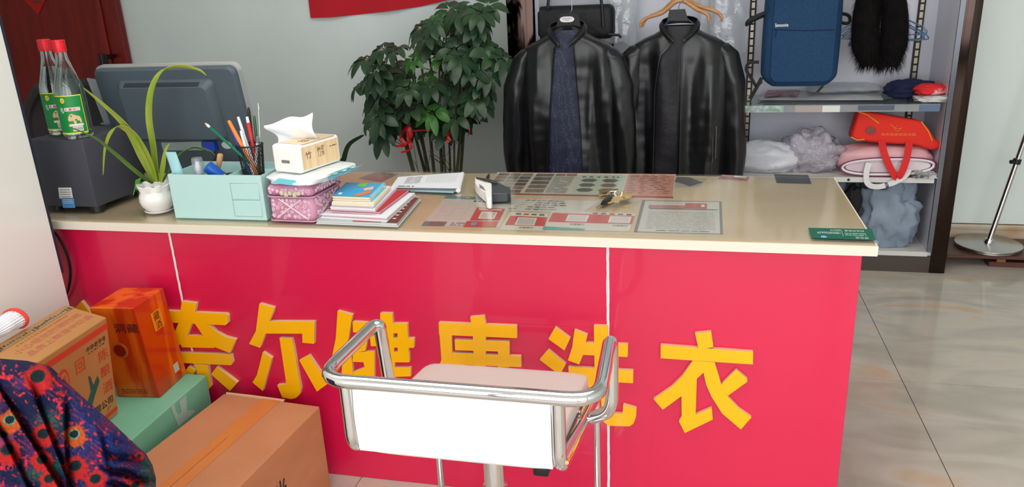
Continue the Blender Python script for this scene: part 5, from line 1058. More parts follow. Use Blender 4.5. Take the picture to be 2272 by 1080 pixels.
# ------------------------------------------------------------------ platform and stand
M_pl = mat('reddish_board', (98, 62, 52), .45, col2=(84, 50, 42), nscale=4, stretch=(1, 8, 1), bump=.05)
pt = thing('wooden_board', 'dark reddish wooden board on blocks beside the cabinet', 'board', (1.9, 2.05, 0))
f = MB(); f.box((1.125, 1.965, .045), (2.7, 2.226, .06), bev=.002, seg=1); f.build('top_board', M_pl, pt)
f = MB(); f.box((1.31, 1.99, .0), (2.7, 2.05, .024)); f.box((1.31, 2.15, 0), (2.7, 2.2, .024)); f.build('lower_board', M_pl, pt)
for x in (1.34, 1.9, 2.5): f = MB(); f.box((x, 1.99, .024), (x+.035, 2.03, .045)); f.box((x, 2.15, .024), (x+.035, 2.19, .045)); f.build('block', mat('raw_block', (150, 100, 60), .6), pt)
bc = Z(2207, 562, .062); st = thing('garment_stand', 'chrome pole stand with round base on the wooden board', 'stand', tuple(bc))
bcy = 2.09; bc = Vector((bc.x, bcy, .0605)); 
f = MB(); f.lathe([(.128, 0), (.132, .003), (.132, .008), (.12, .0085), (.12, .012), (.138, .013), (.138, .019), (.134, .021), (.02, .024)], bc, 48); f.build('base', M_steel, st)
pb_ = bc+Vector((0, 0, .024)); pd = Y(2256, 358, bcy)-pb_
f = MB(); f.tube([pb_, pb_+pd*.04], [.02, .017], 16); f.tube([pb_, pb_+pd*2.6], .0115, 16); f.build('pole', M_chrome, st)
f = MB(); c_ = pb_+pd; f.tube([c_-pd*.03, c_+pd*.03], .017, 14); f.tube([c_, c_+Vector((-.028, -.01, 0))], .009, 10); f.build('clamp', M_black, st)
# ------------------------------------------------------------------ schefflera
rn = random.Random(77); pc = Vector((Y(965, 378, 1.72).x, 1.78, 0))
sch = thing('potted_plant', 'tall umbrella plant with dark glossy leaves behind the counter', 'plant', tuple(pc))
f = MB(); f.lathe([(.001, .0), (.12, 0), (.135, .02), (.165, .26), (.175, .28), (.17, .3), (.155, .3), (.15, .27), (.001, .27)], pc, 40, cap=False); pot_ = f.build('pot', mat('terracotta', (140, 84, 62), .6), sch)
f = MB(); blob(f, pc+Vector((0, 0, .272)), (.148, .148, .012), .2, 5, 3, 30, 8); f.build('soil', mat('soil', (58, 46, 36), .95), pot_)
CL = [(815, 130), (797, 190), (850, 108), (878, 112), (935, 58), (1000, 22), (1065, 28), (1082, 12), (1060, 55), (1012, 60), (1090, 118), (1068, 100), (1070, 190), (1085, 165), (838, 262), (822, 262), (850, 292),
      (1040, 262), (1025, 275), (985, 285), (918, 132), (975, 132), (905, 195), (985, 200), (960, 250), (925, 262), (880, 265), (866, 285), (860, 165), (885, 150), (835, 160), (1010, 110), (1028, 128), (1045, 160), (1000, 158),
      (960, 95), (938, 105), (1120, 132), (1060, 215), (1040, 232), (1015, 205), (1005, 245), (945, 175), (925, 215), (955, 215), (880, 215), (862, 235), (850, 210), (970, 270), (895, 175), (975, 40), (1030, 85), (890, 250), (1000, 185), (1050, 130), (870, 190), (915, 240), (990, 225)]
for _ in range(30):
    while True:
        x, y = rn.uniform(800, 1085), rn.uniform(20, 300)
        if ((x-925)/120)**2+((y-200)/85)**2 < 1 or ((x-1015)/72)**2+((y-125)/120)**2 < 1: break
    CL.append((x, y))
M_l1 = mat('dark_glossy_leaf', (52, 80, 50), .38, col2=(38, 62, 40), nscale=9); M_l2 = mat('fresh_leaf', (72, 128, 48), .4, col2=(56, 106, 42), nscale=9); M_stem = mat('cane', (84, 66, 44), .8, col2=(54, 62, 36), nscale=30)
f = MB(); st_ = MB()
canes = []
for k in range(14):
    b0 = pc+Vector((rn.uniform(-.09, .09), rn.uniform(-.07, .07), .27)); canes.append(b0)
tips = []
for ci, (px, py) in enumerate(CL):
    yv = pc.y+rn.uniform(-.17, .16)-.02; c_ = Y(px, py, yv)
    if c_.x > -1.02: yv = min(yv, 1.68); c_ = Y(px, py, yv)
    bright = (px, py) in ((918, 132), (975, 132), (945, 175), (955, 250), (960, 250), (880, 150)) or rn.random() < .05
    ax = Vector((rn.uniform(-.6, .6)+(c_.x-pc.x)*1.6, -.55+rn.uniform(-.5, .3), .75)).normalized()
    a0 = ax.orthogonal().normalized(); b0 = ax.cross(a0); nl = rn.choice((7, 8, 8, 9)); ph = rn.uniform(0, 6.28); L0 = rn.uniform(.062, .092)*(.8 if bright else 1)
    for i in range(nl):
        a = ph+2*PI*i/nl+rn.uniform(-.15, .15); d_ = (a0*math.cos(a)+b0*math.sin(a)); L_ = L0*rn.uniform(.8, 1.1); dr = rn.uniform(.15, .5)
        P_ = []
        for t_ in (0, .12, .3, .5, .7, .88, 1): P_.append(c_+d_*(L_*(.15+t_))+ax*(.012*math.sin(t_*3)-.01*t_)+Vector((0, 0, -dr*L_*(t_*.5+t_*t_*.7))))
        w_ = L_*.27; f.ribbon(P_, [.001, w_*.35, w_*.8, w_, w_*.92, w_*.55, .001], d_.cross(ax), 1 if bright else 0, fold=.18, th=.0006)
        f.tube([c_, P_[0]], .0009, 3, 0, cap=False)
    j = min(range(len(canes)), key=lambda q: abs(canes[q].x-(pc.x+(c_.x-pc.x)*.35))+rn.uniform(0, .04)); tips.append((j, c_, ax))
for j, b0 in enumerate(canes):
    mine = [t for t in tips if t[0] == j]
    hgt = max([t[1].z for t in mine], default=.75)-.04; mx = sum(t[1].x for t in mine)/len(mine) if mine else b0.x; my = sum(t[1].y for t in mine)/len(mine) if mine else b0.y
    T_ = Vector((b0.x+(mx-b0.x)*.75, b0.y+(my-b0.y)*.6, hgt)); M1 = b0.lerp(T_, .5)+Vector((rn.uniform(-.03, .03), rn.uniform(-.02, .02), 0)); path = smooth_path([b0, M1, T_], 10)
    r0_ = rn.uniform(.006, .010); st_.tube(path, [r0_*(1-.55*i/(len(path)-1)) for i in range(len(path))], 7)
    for _, c_, ax in mine:
        k = min(range(len(path)), key=lambda i: abs(path[i].z-(c_.z-.07)) ); st_.tube(smooth_path([path[k], path[k].lerp(c_, .6)-Vector((0, 0, .012)), c_], 4), .0019, 5)
f.build('foliage', [M_l1, M_l2], sch, ang=60); 
for k in range(10):
    a_ = pc+Vector((rn.uniform(-.1, .12), rn.uniform(-.09, .05), .30)); st_.tube(smooth_path([a_, a_+Vector((rn.uniform(-.04, .04), 0, rn.uniform(.1, .2))), a_+Vector((rn.uniform(-.11, .11), rn.uniform(-.03, .03), rn.uniform(.22, .33)))], 5), .0014, 4)
st_.build('stems', M_stem, sch)
# ribbons tied on the plant
M_rib = mat('red_satin_ribbon', (206, 24, 28), .35)
f = MB(); yv = pc.y-.13
for pl, w_ in (([(885, 300), (905, 282), (912, 305), (898, 322), (876, 324)], .012), ([(905, 285), (908, 310), (912, 330), (890, 338)], .010), ([(900, 290), (890, 305), (900, 318), (912, 312)], .012), ([(912, 291), (935, 289), (962, 290)], .004)):
    P_ = smooth_path([Y(a_, b_, yv) for a_, b_ in pl], 5); f.ribbon(P_, [w_*(1-.6*i/len(P_)) for i in range(len(P_))], (.5, .4, .8), fold=.15)
tag(f.build('ribbon_bow', M_rib), 'red satin bow tied low at the left of the umbrella plant', 'ribbon')
f = MB(); 
for pl, w_ in (([(985, 280), (990, 296), (1000, 312)], .008), ([(1000, 290), (992, 308), (996, 316)], .008), ([(1038, 278), (1042, 290), (1038, 302)], .004)):
    P_ = smooth_path([Y(a_, b_, yv) for a_, b_ in pl], 5); f.ribbon(P_, [w_*(1-.5*i/len(P_)) for i in range(len(P_))], (.6, .4, .7), fold=.15)
tag(f.build('ribbon_bow', M_rib), 'small red ribbon tied among the canes of the umbrella plant', 'ribbon')
# strap-leaf plant low behind the tissues
lp = Y(755, 372, 1.1); slp = thing('potted_plant', 'dark strap-leaved plant low behind the tissue pack', 'plant', (lp.x, 1.1, 0))
lc = Vector((lp.x, 1.1, 0)); f = MB(); f.lathe([(.001, 0), (.08, 0), (.10, .2), (.105, .22), (.09, .22), (.001, .2)], lc, 32, cap=False); f.build('pot', mat('terracotta', (140, 84, 62), .6), slp)
M_sl = mat('dark_strap_leaf', (40, 60, 34), .4, col2=(30, 46, 28), nscale=10)
for pl, w_ in (([(762, 385), (764, 350), (775, 320), (800, 303), (808, 300)], .010), ([(768, 385), (752, 365), (735, 352), (718, 350)], .012), ([(766, 388), (745, 372), (728, 368), (712, 378)], .012), ([(765, 386), (755, 372), (742, 360), (722, 356)], .008)):
    P_ = smooth_path([lc+Vector((0, 0, .2))]+[Y(a_, b_, 1.1) for a_, b_ in pl], 6); n = len(P_); f = MB(); f.ribbon(P_, [w_*(1-(i/(n-1))**2.5)+.001 for i in range(n)], (1, .2, -.3), fold=.3); f.build('leaf', M_sl, slp)
# ------------------------------------------------------------------ boxes in front of the counter
def box_thing(name, label, b4, up, m_, bev=.002):
    c = sum((Vector(v) for v in b4), Vector())/4; t = thing(name, label, 'box', tuple(c)); f = MB(); f.hexa(b4, [Vector(v)+up for v in b4])
    o = f.build('carton', m_, t, flat=True); b = o.modifiers.new('bevel', 'BEVEL'); b.width = bev; b.segments = 2; return t
def ext(a, b, k): return Vector(a)+(Vector(b)-Vector(a))*k
# large tan carton
ZT = .268
br = Z(709, 901, ZT); bl = Z(500, 870, ZT); fr = ext(br, Z(560, 1050, ZT), 1.55); fl = ext(bl, Z(328, 1002, ZT), 1.75)
br.y = min(br.y, -.02); bl.y = min(bl.y, -.02)
dn = Vector((0, 0, -ZT)); tn_ = box_thing('cardboard_box', 'large plain tan cardboard box taped shut on the floor by the counter', [v+dn for v in (bl, br, fr, fl)], Vector((0, 0, ZT)), M_cardboard, .003)
q = quad([bl, br, fr, fl]); q = (lambda qq: (lambda u, v, h=0: qq(u, v)+Vector((0, 0, .0006+h))))(q)
M_tape = mat('brown_tape', (200, 122, 66), .25, col2=(206, 138, 84), nscale=6, stretch=(1, .5, 1))
f = MB(); rect(f, q, .41, 0, .60, 1, 0, 0); f.build('tape', M_tape, tn_)
f = MB(); rect(f, q, .50, .38, .503, 1, 0, .0003); f.build('flap_gap', mat('gap_dark', (80, 52, 34), .9), tn_)
f = MB(); e = Vector((0, 0, .004)); f.prism([ext(bl, br, .02)+Vector((0, -.001, -.004)), ext(bl, br, .62)+Vector((0, -.001, -.004)), ext(bl, br, .64)+Vector((0, .004, .003)), ext(bl, br, .3)+Vector((0, .003, .004)), ext(bl, br, .02)+Vector((0, .002, .003))], (0, .002, 0)); f.build('torn_flap', mat('card_edge', (214, 170, 132), .9), tn_)
qs = quad([fr, br, br+dn, fr+dn]); nn = (br-fr).cross(Vector((0, 0, 1))).normalized(); qs = (lambda qq: (lambda u, v, h=0: qq(u, v)+nn*(.0008+h)))(qs)
f = MB(); put_text(f, '米', qs, .50, .32, .60, .55, 0, 0, .02); f.build('lettering', M_ink, tn_)
# teal box
ZE = .305; r1 = Z(462, 828, ZE); r1.y = .010; r0 = ext(r1, Z(300, 968, ZE), 1.7)
w_ = Vector((-.26, .0, 0)); pdv = (r0-r1); w_ = Vector((-.255, .0, 0))
te = box_thing('teal_box', 'teal green box under the orange gift box and the brown carton', [v-Vector((0, 0, ZE)) for v in (r1+w_, r1, r0, r0+w_)], Vector((0, 0, ZE)), mat('teal_card', (122, 192, 162), .45, col2=(112, 182, 152), nscale=4), .003)
f = MB(); nrm = Vector((-pdv.y, pdv.x, 0)).normalized(); nrm = nrm if nrm.x > 0 else -nrm
def tf(px, py, h=.0008): return RP(px, py, r1+nrm*h, nrm)
Z8 = lambda X, Yp: (300+X/4.154, 820+Yp/4.154)
f.add([tf(*Z8(*p)) for p in [(325, 330), (362, 305), (372, 375), (392, 410), (418, 405), (425, 380), (405, 290), (470, 230), (478, 375), (545, 368), (548, 392), (400, 525), (372, 460)]], [tuple(range(13))]); f.build('printed_logo', mat('pale_print', (168, 200, 188), .5), te)
# orange gift box
FL, FR, BR = Z(262, 880, ZE+.0005), Z(355.6, 882, ZE+.0005), Z(415, 827, ZE+.0005); BL = FL+BR-FR; UPv = Y(296, 683, FR.y-.02)-FR
def orange():
    m = mat('metallic_orange_lit_streaks', (240, 116, 30), .24, .3, col2=(200, 58, 10), nscale=5, stretch=(4, 4, .45), lo=.42, hi=.56, coat=.3); return m  # vertical light streaks painted into the orange by stretched noise
og2 = box_thing('gift_box', 'shiny orange liquor gift box standing on the teal box', [FL, FR, BR, BL], UPv, orange(), .0025)
def face(A, B, U): 
    n_ = (B-A).cross(U).normalized(); return lambda u, v, h=0: A+U+(B-A)*u-U*v+n_*(.0008+h)
qf = face(FL, FR, UPv); qr = face(FR, BR, UPv)
f = MB(); put_text(f, '洞藏', qf, .42, .17, .98, .27, 0, 0, .01); f.build('lettering', mat('dark_maroon_ink', (96, 24, 20), .5), og2)
f = MB(); disc_dashes(f, qf, 3, random.Random(2), 0, .15, .90, .75, .96, .35, h=.0, ln=(.02, .06)); f.build('small_print', mat('dark_maroon_ink', (96, 24, 20), .5), og2)
f = MB(); cyl_ = lambda cu, cv, ru, rv, n=28: [qf(cu+ru*math.cos(2*PI*i/n), cv+rv*math.sin(2*PI*i/n), .0006) for i in range(n)]
f.prism(cyl_(.42, .46, .17, .085), (0, -.001, 0)); f.build('medallion_rim', mat('gold_rim', (214, 150, 60), .3, .6), og2)
f = MB(); f.prism(cyl_(.42, .46, .13, .065), (0, -.004, 0)); f.build('medallion', mat('maroon_gloss', (134, 24, 18), .15), og2)
f = MB(); rect(f, qr, .40, .16, .72, .36, 0, 0); put_text(f, '藏', qr, .46, .17, .66, .26, 1, .0006); put_text(f, '酒', qr, .46, .27, .66, .35, 1, .0006); f.build('side_label', [mat('amber_label', (226, 140, 30), .35), mat('dark_maroon_ink', (96, 24, 20), .5), M_paper], og2)
f = MB(); rect(f, qr, .62, .80, .80, .90, 0, 0); f.build('white_square_label', mat('label_grey_white', (190, 184, 176), .6), og2)
# brown liquor carton
P1 = Z(262, 917, ZE+.0005); T1 = Y(236, 703, P1.y); up = T1-P1; zt = T1.z
T3 = ext(T1, Z(88, 800, zt), 1.15); T4 = Z(145, 676, zt); T5 = T3+(T4-T1)
ca = box_thing('liquor_carton', 'brown printed liquor carton with red lettering on the teal box', [T4-up, T1-up, T3-up, T5-up], up, mat('kraft_board', (190, 136, 80), .7, col2=(178, 122, 68), nscale=3), .003)
qc = face(T3-up, T1-up, up)
qt = quad([T5, T4, T1, T3]); qt = (lambda qq: (lambda u, v, h=0: qq(u, v)+Vector((0, 0, .0008+h))))(qt)
M_rp = mat('red_box_ink', (212, 62, 42), .6)
f = MB(); rect(f, qc, 0, .055, 1, .11, 0, 0); rect(f, qc, 0, .915, 1, .955, 0, 0)
put_text(f, '陈', qc, .83, .27, .96, .38, 0, 0); put_text(f, '酿', qc, .83, .43, .96, .54, 0, 0); put_text(f, '酒', qc, .83, .60, .97, .71, 0, 0); put_text(f, '回', qc, .52, .21, .64, .34, 0, 0)
n = 24; f.add([qc(.36+.07*math.cos(2*PI*i/n), .31+.11*math.sin(2*PI*i/n), 0) for i in range(n)], [tuple(range(n))], 0); n = 20; f.add([qc(.36+.05*math.cos(2*PI*i/n), .31+.08*math.sin(2*PI*i/n), .0004) for i in range(n)], [tuple(range(n))], 3); put_text(f, '福', qc, .33, .26, .39, .36, 0, .0008)
put_text(f, '中华老字号', qc, .68, .155, .95, .205, 1, 0, .01); disc_dashes(f, qc, 1, random.Random(3), 1, .70, .215, .95, .23, .6, h=0, ln=(.01, .04))
f.add([qc(*p) for p in [(.66, .42), (.69, .44), (.71, .54), (.78, .48), (.80, .54), (.70, .66), (.62, .78), (.58, .76), (.60, .66), (.67, .58)]], [tuple(range(10))], 2)
put_text(f, '有限公司', qc, .60, .76, .95, .84, 1, 0, .01); put_text(f, '厂', qc, .86, .86, .91, .90, 1, 0); put_text(f, '酒', qc, .58, .87, .66, .93, 1, 0)
f.build('side_print', [M_rp, M_ink, mat('teal_ink', (40, 90, 84), .6), mat('kraft_board', (196, 136, 82), .7)], ca)
f = MB(); rn = random.Random(6); put_text(f, '小心轻放防潮防晒', qt, .1, .42, .92, .56, 0, 0); put_text(f, '品质上乘酒中珍品', qt, .15, .64, .95, .78, 0, 0); disc_dashes(f, qt, 1, rn, 1, .2, .30, .85, .36, .8, h=0, ln=(.008, .02))
f.build('top_print', [mat('faded_red_ink', (204, 110, 88), .7), mat('tan_ink', (180, 104, 50), .7)], ca)
f = MB(); rect(f, qt, 0, .10, 1, .24, 0, 0); 
for k in range(26): rect(f, qt, .02+.037*k, .11+.05*rn.random(), .02+.037*k+rn.uniform(.01, .03), .17+.06*rn.random(), 1, .0004)
f.build('printed_tape', [mat('tape_olive', (160, 128, 88), .3), mat('tape_dark', (78, 56, 40), .4)], ca)
# white knitted glove with red cuff on the carton
gl = thing('knitted_glove', 'white knitted work glove with red cuff on the brown carton', 'glove', tuple(Z(25, 722, zt)))
A = Z(-30, 748, zt+.024); B = Z(34, 706, zt+.030); d_ = B-A; f = MB()
def gv(u, v):
    a = 2*PI*u; s_ = Vector((d_.y, -d_.x, 0)).normalized(); r_ = .020+.010*v; nn = 1+.05*math.sin(a*22)+.12*noise.noise(Vector((math.cos(a), math.sin(a), v*3))); return A+d_*v+s_*(r_*nn*math.cos(a))+Vector((0, 0, r_*.72*nn*math.sin(a)))
f.grid(gv, 88, 20, closeu=True); f.add([gv(i/88, 0) for i in range(88)], [tuple(range(88))])
for k in range(5):
    a_ = gv(.5-.0+.1*k, .1) if k < 5 else A; e_ = A-d_*.9+Vector((0, 0, -.0))+Vector((d_.y, -d_.x, 0)).normalized()*(.02*(k-2)); f.tube([A+Vector((d_.y, -d_.x, 0)).normalized()*(.011*(k-2)), A.lerp(e_, .6), e_], [.010, .0095, .006], 8)
f.build('knit', mat('white_knit', (226, 228, 234), .95, bump=.3, bscale=150), gl)
f = MB(); P_ = [gv(i/44, 1) for i in range(44)]; f.tube(P_, .0055, 8, closed=True); f.build('cuff', mat('red_cuff', (222, 70, 56), .9), gl)
f = MB(); f.grid(lambda u, v: gv(u, .9)+(Vector(B)-gv(u, .9))*v*.9, 30, 4, closeu=True); f.build('inside', mat('cuff_inside', (150, 60, 54), .95), gl)
# ------------------------------------------------------------------ patterned garment
EY = [(300, 190, 112, 0), (345, 650, 90, 0), (335, 855, 84, 0), (55, 775, 100, 0), (600, 905, 92, 0), (590, 655, 84, 1), (25, 650, 76, 2), (390, 1010, 76, 0), (1080, 1060, 60, 0), (760, 1010, 84, 0), (75, 540, 90, 1), (-60, 330, 70, 0), (230, 1150, 70, 0), (1110, 830, 36, 3), (1010, 1000, 34, 3)]
TOPX = [-60, 0, 60, 112, 150, 200, 250, 300, 325, 338, 346]; TOPY = [792, 795, 800, 812, 850, 895, 938, 985, 1008, 1030, 1060]
NU, NV = 300, 210
def gpt(u, v):
    """u across the shoulder line, v down; rounds back at the silhouette"""
    X = -60+406*u; ty = np.interp(X, TOPX, TOPY); py = ty+(1185-ty)*v; ry = np.interp(X, [-60, 250, 330, 346], [1, 1, .45, 0]); 
    rd = (1-(1-min(1, v/.22))**2)**.5 if v < .22 else 1; bulge = .15*rd*ry
    fold = 0
    for fx, sl, w_, dp in ((147, .03, 16, .016), (100, .40, 14, .014), (42, .62, 20, .018), (-10, .5, 16, .012), (215, .25, 30, .008)):
        t_ = X-(fx+sl*(py-930)); fold += dp*(math.exp(-t_/w_) if t_ > 0 else math.exp(-(t_/3.5)**2))*min(1, max(0, (v-.04)/.2))
    if X > 215: fold += .011*math.sin((py*1.0-X*.30)*.19+2*noise.noise(Vector((X*.02, py*.02, 1))))*min(1, (X-215)/60)*min(1, v*3)
    nz_ = .016*noise.noise(Vector((X*.012, py*.010, 2)))+.004*noise.noise(Vector((X*.05, py*.03, 5)))
    return X, py, -.66-bulge+fold*2.0+nz_*rd
def gcol(X, py):
    x, y = X*3.6, (py-780)*3.6; n1 = noise.noise(Vector((x*.006, y*.006, 1))); n2 = noise.noise(Vector((x*.05, y*.05, 4))); st = noise.noise(Vector(((x*.8+y*.6)*.006, (x*-.6+y*.8)*.09, 2)))
    base = Vector((24, 27, 68)); 
    if x > 560: base = Vector((28, 44, 104))
    if n1 > .12: base = base.lerp(Vector((70, 34, 84)), min(1, (n1-.12)*4))
    g_ = math.exp(-((x-390)/110)**2-((y-560)/90)**2)+math.exp(-((x-420)/80)**2-((y-930)/70)**2)+math.exp(-((x-250)/90)**2-((y-980)/60)**2)+(1 if x > 1120 and y > 850 else 0)*.8
    base = base.lerp(Vector((22, 92, 78)), min(.9, g_))
    if st > .10 and n1 > -.12: base = base.lerp(Vector((150, 30, 66)) if n2 > -.1 else Vector((36, 84, 110)), min(.8, (st-.10)*4))
    fl = noise.noise(Vector((x*.022, y*.022, 9)))+.4*n2; reg = math.exp(-((x-480)/60)**2-((y-330)/240)**2)+math.exp(-((x-80)/120)**2-((y-200)/60)**2)+math.exp(-((x-60)/120)**2-((y-900)/110)**2)+.7*math.exp(-((x-850)/120)**2-((y-860)/90)**2)
    if fl+reg*.45 > .38: base = base.lerp(Vector((206, 44, 56)), min(.95, (fl+reg*.45-.38)*5))
    for ex, ey, R, kd in EY:
        dx, dy = x-ex, (y-ey); dx, dy = dx*.94+dy*-.34, dx*.34+dy*.94; dy -= max(0, dy)*.22; d = math.hypot(dx, dy*1.35)/R
        ang = math.atan2(dy, dx); body = 1.08+.35*max(0, math.sin(ang))+.22*noise.noise(Vector((math.cos(ang)*1.5+ex, math.sin(ang)*1.5, 3)))+.9*max(0, noise.noise(Vector((math.cos(ang)*9+ex, math.sin(ang)*9, 7)))-.12)
        col = None
        if d < .42: col = Vector((20, 34, 44))
        elif d < .55: col = Vector((22, 50, 44)) if kd != 1 else Vector((90, 160, 130))
        elif d < body: col = {0: Vector((212, 40, 44)), 1: Vector((224, 96, 40)), 2: Vector((150, 60, 110)), 3: Vector((206, 36, 40))}[kd]*(1-.18*(n2+.5))
        if col is not None:
            k = 1 if d < .55 else min(1, (body-d)*5); base = base.lerp(col, k)
    return base*(.92+.35*n2)
f = MB(); cols = []
rows = []
for j in range(NV+30):
    for i in range(NU):
        u = i/(NU-1)
        if j < NV:
            X, py, yy = gpt(u, j/(NV-1)); p_ = Y(X, py, yy); lastz = p_
        else:
            X, py, yy = gpt(u, 1); p0 = Y(X, py, yy); k = (j-NV+1)/30; p_ = Vector((p0.x, p0.y+.05*k, p0.z*(1-k)+.002*k)); py = 1185+200*k
        f.v.append(p_); cols.append(gcol(X, py))
for j in range(NV+29):
    for i in range(NU-1): f.f.append((j*NU+i, j*NU+i+1, (j+1)*NU+i+1, (j+1)*NU+i))
k = len(f.v); fr_ = list(f.v); TR = NV+30
for j in range(TR):      # back sheet
    for i in range(NU):
        v = fr_[j*NU+i]; yb = max(v.y+.003, -.655+.02*min(1, j/25)); s_ = (yb-CAM.y)/(v.y-CAM.y); q_ = CAM+(v-CAM)*s_; q_.z = max(q_.z, .001)
        if i < NU-1: q_.x -= .002*min(1, j/10)
        f.v.append(q_ if j else v.copy()); cols.append(cols[j*NU+i])
for j in range(TR-1):
    for i in range(NU-1): f.f.append((k+j*NU+i, k+(j+1)*NU+i, k+(j+1)*NU+i+1, k+j*NU+i+1))
    for i in (0, NU-1): f.f.append((j*NU+i, (j+1)*NU+i, k+(j+1)*NU+i, k+j*NU+i))
f.mi = [0]*len(f.f)
gm = bpy.data.materials.new('peacock_print_fabric'); gm.use_nodes = True; pN = gm.node_tree.nodes['Principled BSDF']; pN.inputs['Roughness'].default_value = .8; pN.inputs['Specular IOR Level'].default_value = .15
ca_ = gm.node_tree.nodes.new('ShaderNodeAttribute'); ca_.attribute_name = 'print'; gm.node_tree.links.new(ca_.outputs['Color'], pN.inputs['Base Color'])
go = tag(f.build('patterned_garment', gm, ang=80), 'peacock feather print garment in navy and red heaped before the carton', 'clothing')
at = go.data.color_attributes.new('print', 'FLOAT_COLOR', 'POINT'); buf = np.ones((len(cols), 4), 'f')
buf[:, :3] = [[lin(max(0, min(255, c.x))), lin(max(0, min(255, c.y))), lin(max(0, min(255, c.z)))] for c in cols]; at.data.foreach_set('color', buf.ravel())
# ------------------------------------------------------------------ bar stool
sx = -.39; YS = -.55
stl = thing('bar_stool', 'chrome tube bar stool with white seat and back before the counter', 'stool', (sx, -.33, 0))
RLt = .0135
rl = Y(745, 843, YS); rr_ = Y(1300, 890, YS); zr = (rl.z+rr_.z)/2
aL = Y(828, 722, -.34); aR = Y(1352, 760, -.34); aLb = Y(850, 850, -.34); 
pL = Y(766, 860, YS); pR = Y(1238, 900, YS); pLb = Y(795, 985, YS); pRb = Y(1250, 1030, YS); zb = (pLb.z+pRb.z)/2
f = MB()
c1 = Vector((rl.x-.036, YS, zr)); c2 = Vector((rr_.x+.022, YS, zr))
# back rail with both arm loops
sideL1 = Vector((pL.x+.015, -.30, .50)); mR = Y(1312, 910, -.28)
path = [Vector((aLb.x+.01, -.33, .50)), Vector((aL.x+.012, -.335, aL.z)), Vector((aL.x, -.345, aL.z)), c1, c2, Vector((aR.x, -.345, aR.z)), Vector((aR.x+.004, -.335, aR.z)), Vector((Y(1357, 900, -.335).x, -.33, Y(1357, 915, -.335).z)), Vector((mR.x+.004, -.30, mR.z-.005))]
f.tube(round_path(path, [0, .03, .03, .06, .06, .03, .03, .05, 0], 7), RLt, 16); f.build('arm_rail', M_chrome, stl)
f = MB()
fe = Y(1322, 880, -.14); feL = Vector((fe.x-.40, fe.y, fe.z))
for pt_, fe_, sg in ((pL, feL, -1), (pR, fe, 1)):
    f.tube(round_path([Vector((pt_.x, YS+.002, zr)), Vector((pt_.x, YS+.002, zb-.012)), Vector((fe_.x if sg > 0 else pt_.x+.01, fe_.y, fe_.z))], .035, 7), RLt*.92, 16)
f.tube([Vector((pL.x+.01, -.30, .475)), Vector((aLb.x+.01, -.33, .50))], RLt*.9, 12)
f.tube([Vector((pL.x+.01, fe.y, fe.z)), fe], RLt*.9, 14); f.tube([Vector((pL.x+.01, -.3, .468)), Vector((pR.x, -.3, .468))], .01, 10); f.build('side_frame', M_chrome, stl)
# back panel
M_vin = mat('white_vinyl', (244, 243, 240), .35)
f = MB(); x0_, x1_ = pL.x+.013, pR.x-.013
def bkp(u, v): return Vector((x0_+(x1_-x0_)*u, YS+.002-.006*math.sin(PI*v), zb-.014+(zr-zb+.008)*v))
f.grid(bkp, 20, 10); k = len(f.v); f.v += [v+Vector((0, .024, 0)) for v in f.v[:k]]; m_ = len(f.f); f.f += [tuple(i+k for i in q) for q in f.f]; f.mi += [0]*m_
for v0 in (0, 1): f.grid(lambda u, v: bkp(u, v0)+Vector((0, .024*v, 0)), 20, 2)
for u0 in (0, 1): f.grid(lambda u, v: bkp(u0, v)+Vector((0, .024*u*1, 0)) if False else bkp(u0, v)+Vector((0, .024*u, 0)), 2, 10)
f.build('backrest', M_vin, stl)
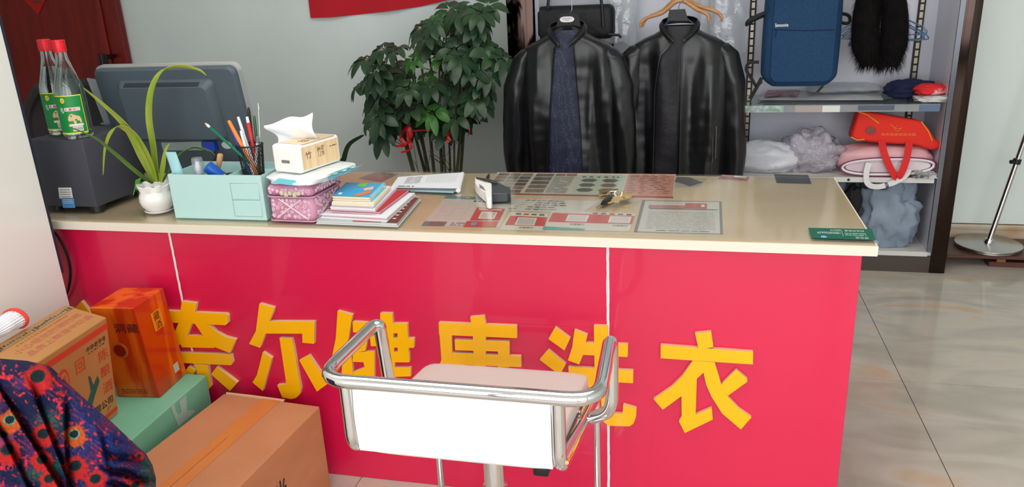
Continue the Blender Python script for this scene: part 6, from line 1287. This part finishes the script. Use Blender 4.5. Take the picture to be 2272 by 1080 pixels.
# seat cushion, sloping down to the front
s0 = Y(950, 800, -.15); s1_ = Y(1312, 826, -.15)
def seat_pt(u, v):
    w0, w1 = (x1_-x0_)/2, (s1_.x-s0.x)/2; cxs = (x0_+x1_)/2*(1-v)+(s0.x+s1_.x)/2*v; return cxs, w0*(1-v)+w1*v
NS = 30
def sec(v, top):
    y = YS+.028+(-.14-YS-.028)*v; zt_ = (zb+.02)*(1-v)+(s0.z+.002)*v+.006*math.sin(PI*v); return y, zt_
f = MB()
def seat(u, v):
    cxs, w_ = seat_pt(0, v); y, z_ = sec(v, 1); a = 2*PI*u; ex = .28; sg = lambda t_: math.copysign(abs(t_)**ex, t_); e_ = 1-.10*max(0, (v-.85)/.15)**2-.0; zz_ = .5+.5*sg(math.sin(a)); hh = .055*(1-.65*max(0, (v-.9)/.1)**2)
    return Vector((cxs+w_*e_*sg(math.cos(a)), y, z_-.055*.5-.5*hh+hh*zz_ + (-.0)))
f.grid(seat, 48, 28, closeu=True); f.add([seat(i/48, 0) for i in range(48)], [tuple(range(48))]); f.add([seat(i/48, 1) for i in range(48)], [tuple(range(48))]); f.build('seat', mat('seat_vinyl', (206, 198, 192), .4), stl, ang=50)
f = MB(); f.tube([seat(.985, v)+Vector((.002, 0, 0)) for v in np.linspace(.05, .97, 20)], .0022, 6); f.tube([seat(.515, v)-Vector((.002, 0, 0)) for v in np.linspace(.05, .97, 20)], .0022, 6); f.build('seam', mat('seam_dark', (96, 84, 76), .7), stl)
ccx = Y(1097, 1060, -.34).x
f = MB(); f.tube([(ccx, -.34, .452), (ccx, -.34, .30), (ccx, -.34, .299), (ccx, -.34, .03)], [.022, .022, .027, .027], 24); f.box((ccx-.08, -.42, .435), (ccx+.08, -.26, .447)); f.build('gas_column', M_chrome, stl)
f = MB(); f.lathe([(.001, .0), (.205, 0), (.21, .004), (.20, .010), (.12, .022), (.05, .036), (.028, .06)], (ccx, -.34, 0), 56, cap=False); f.build('base', M_chrome, stl)
f = MB(); lv = Y(1205, 1038, -.48); f.tube([(ccx+.02, -.36, .442), (lv.x-.02, -.44, .44), (lv.x, -.47, lv.z+.01)], .005, 8); f.box((lv.x-.016, -.50, lv.z-.006), (lv.x+.014, -.455, lv.z+.016), bev=.004); f.build('height_lever', M_black, stl)
f = MB(); xl = Y(976, 1040, -.13).x; xr = Y(1325, 980, -.13).x
f.tube(round_path([(xl, -.13, .425), (xl, -.128, .035), (xr, -.128, .035), (xr, -.13, fe.z+.02)], .04, 7), .0085, 12); f.build('footrest', M_chrome, stl)
f = MB(); f.tube([Y(1258, 1026, YS-.012), Y(1258, 1026, YS-.0145)], .0035, 10); f.build('screw', M_brass, stl)
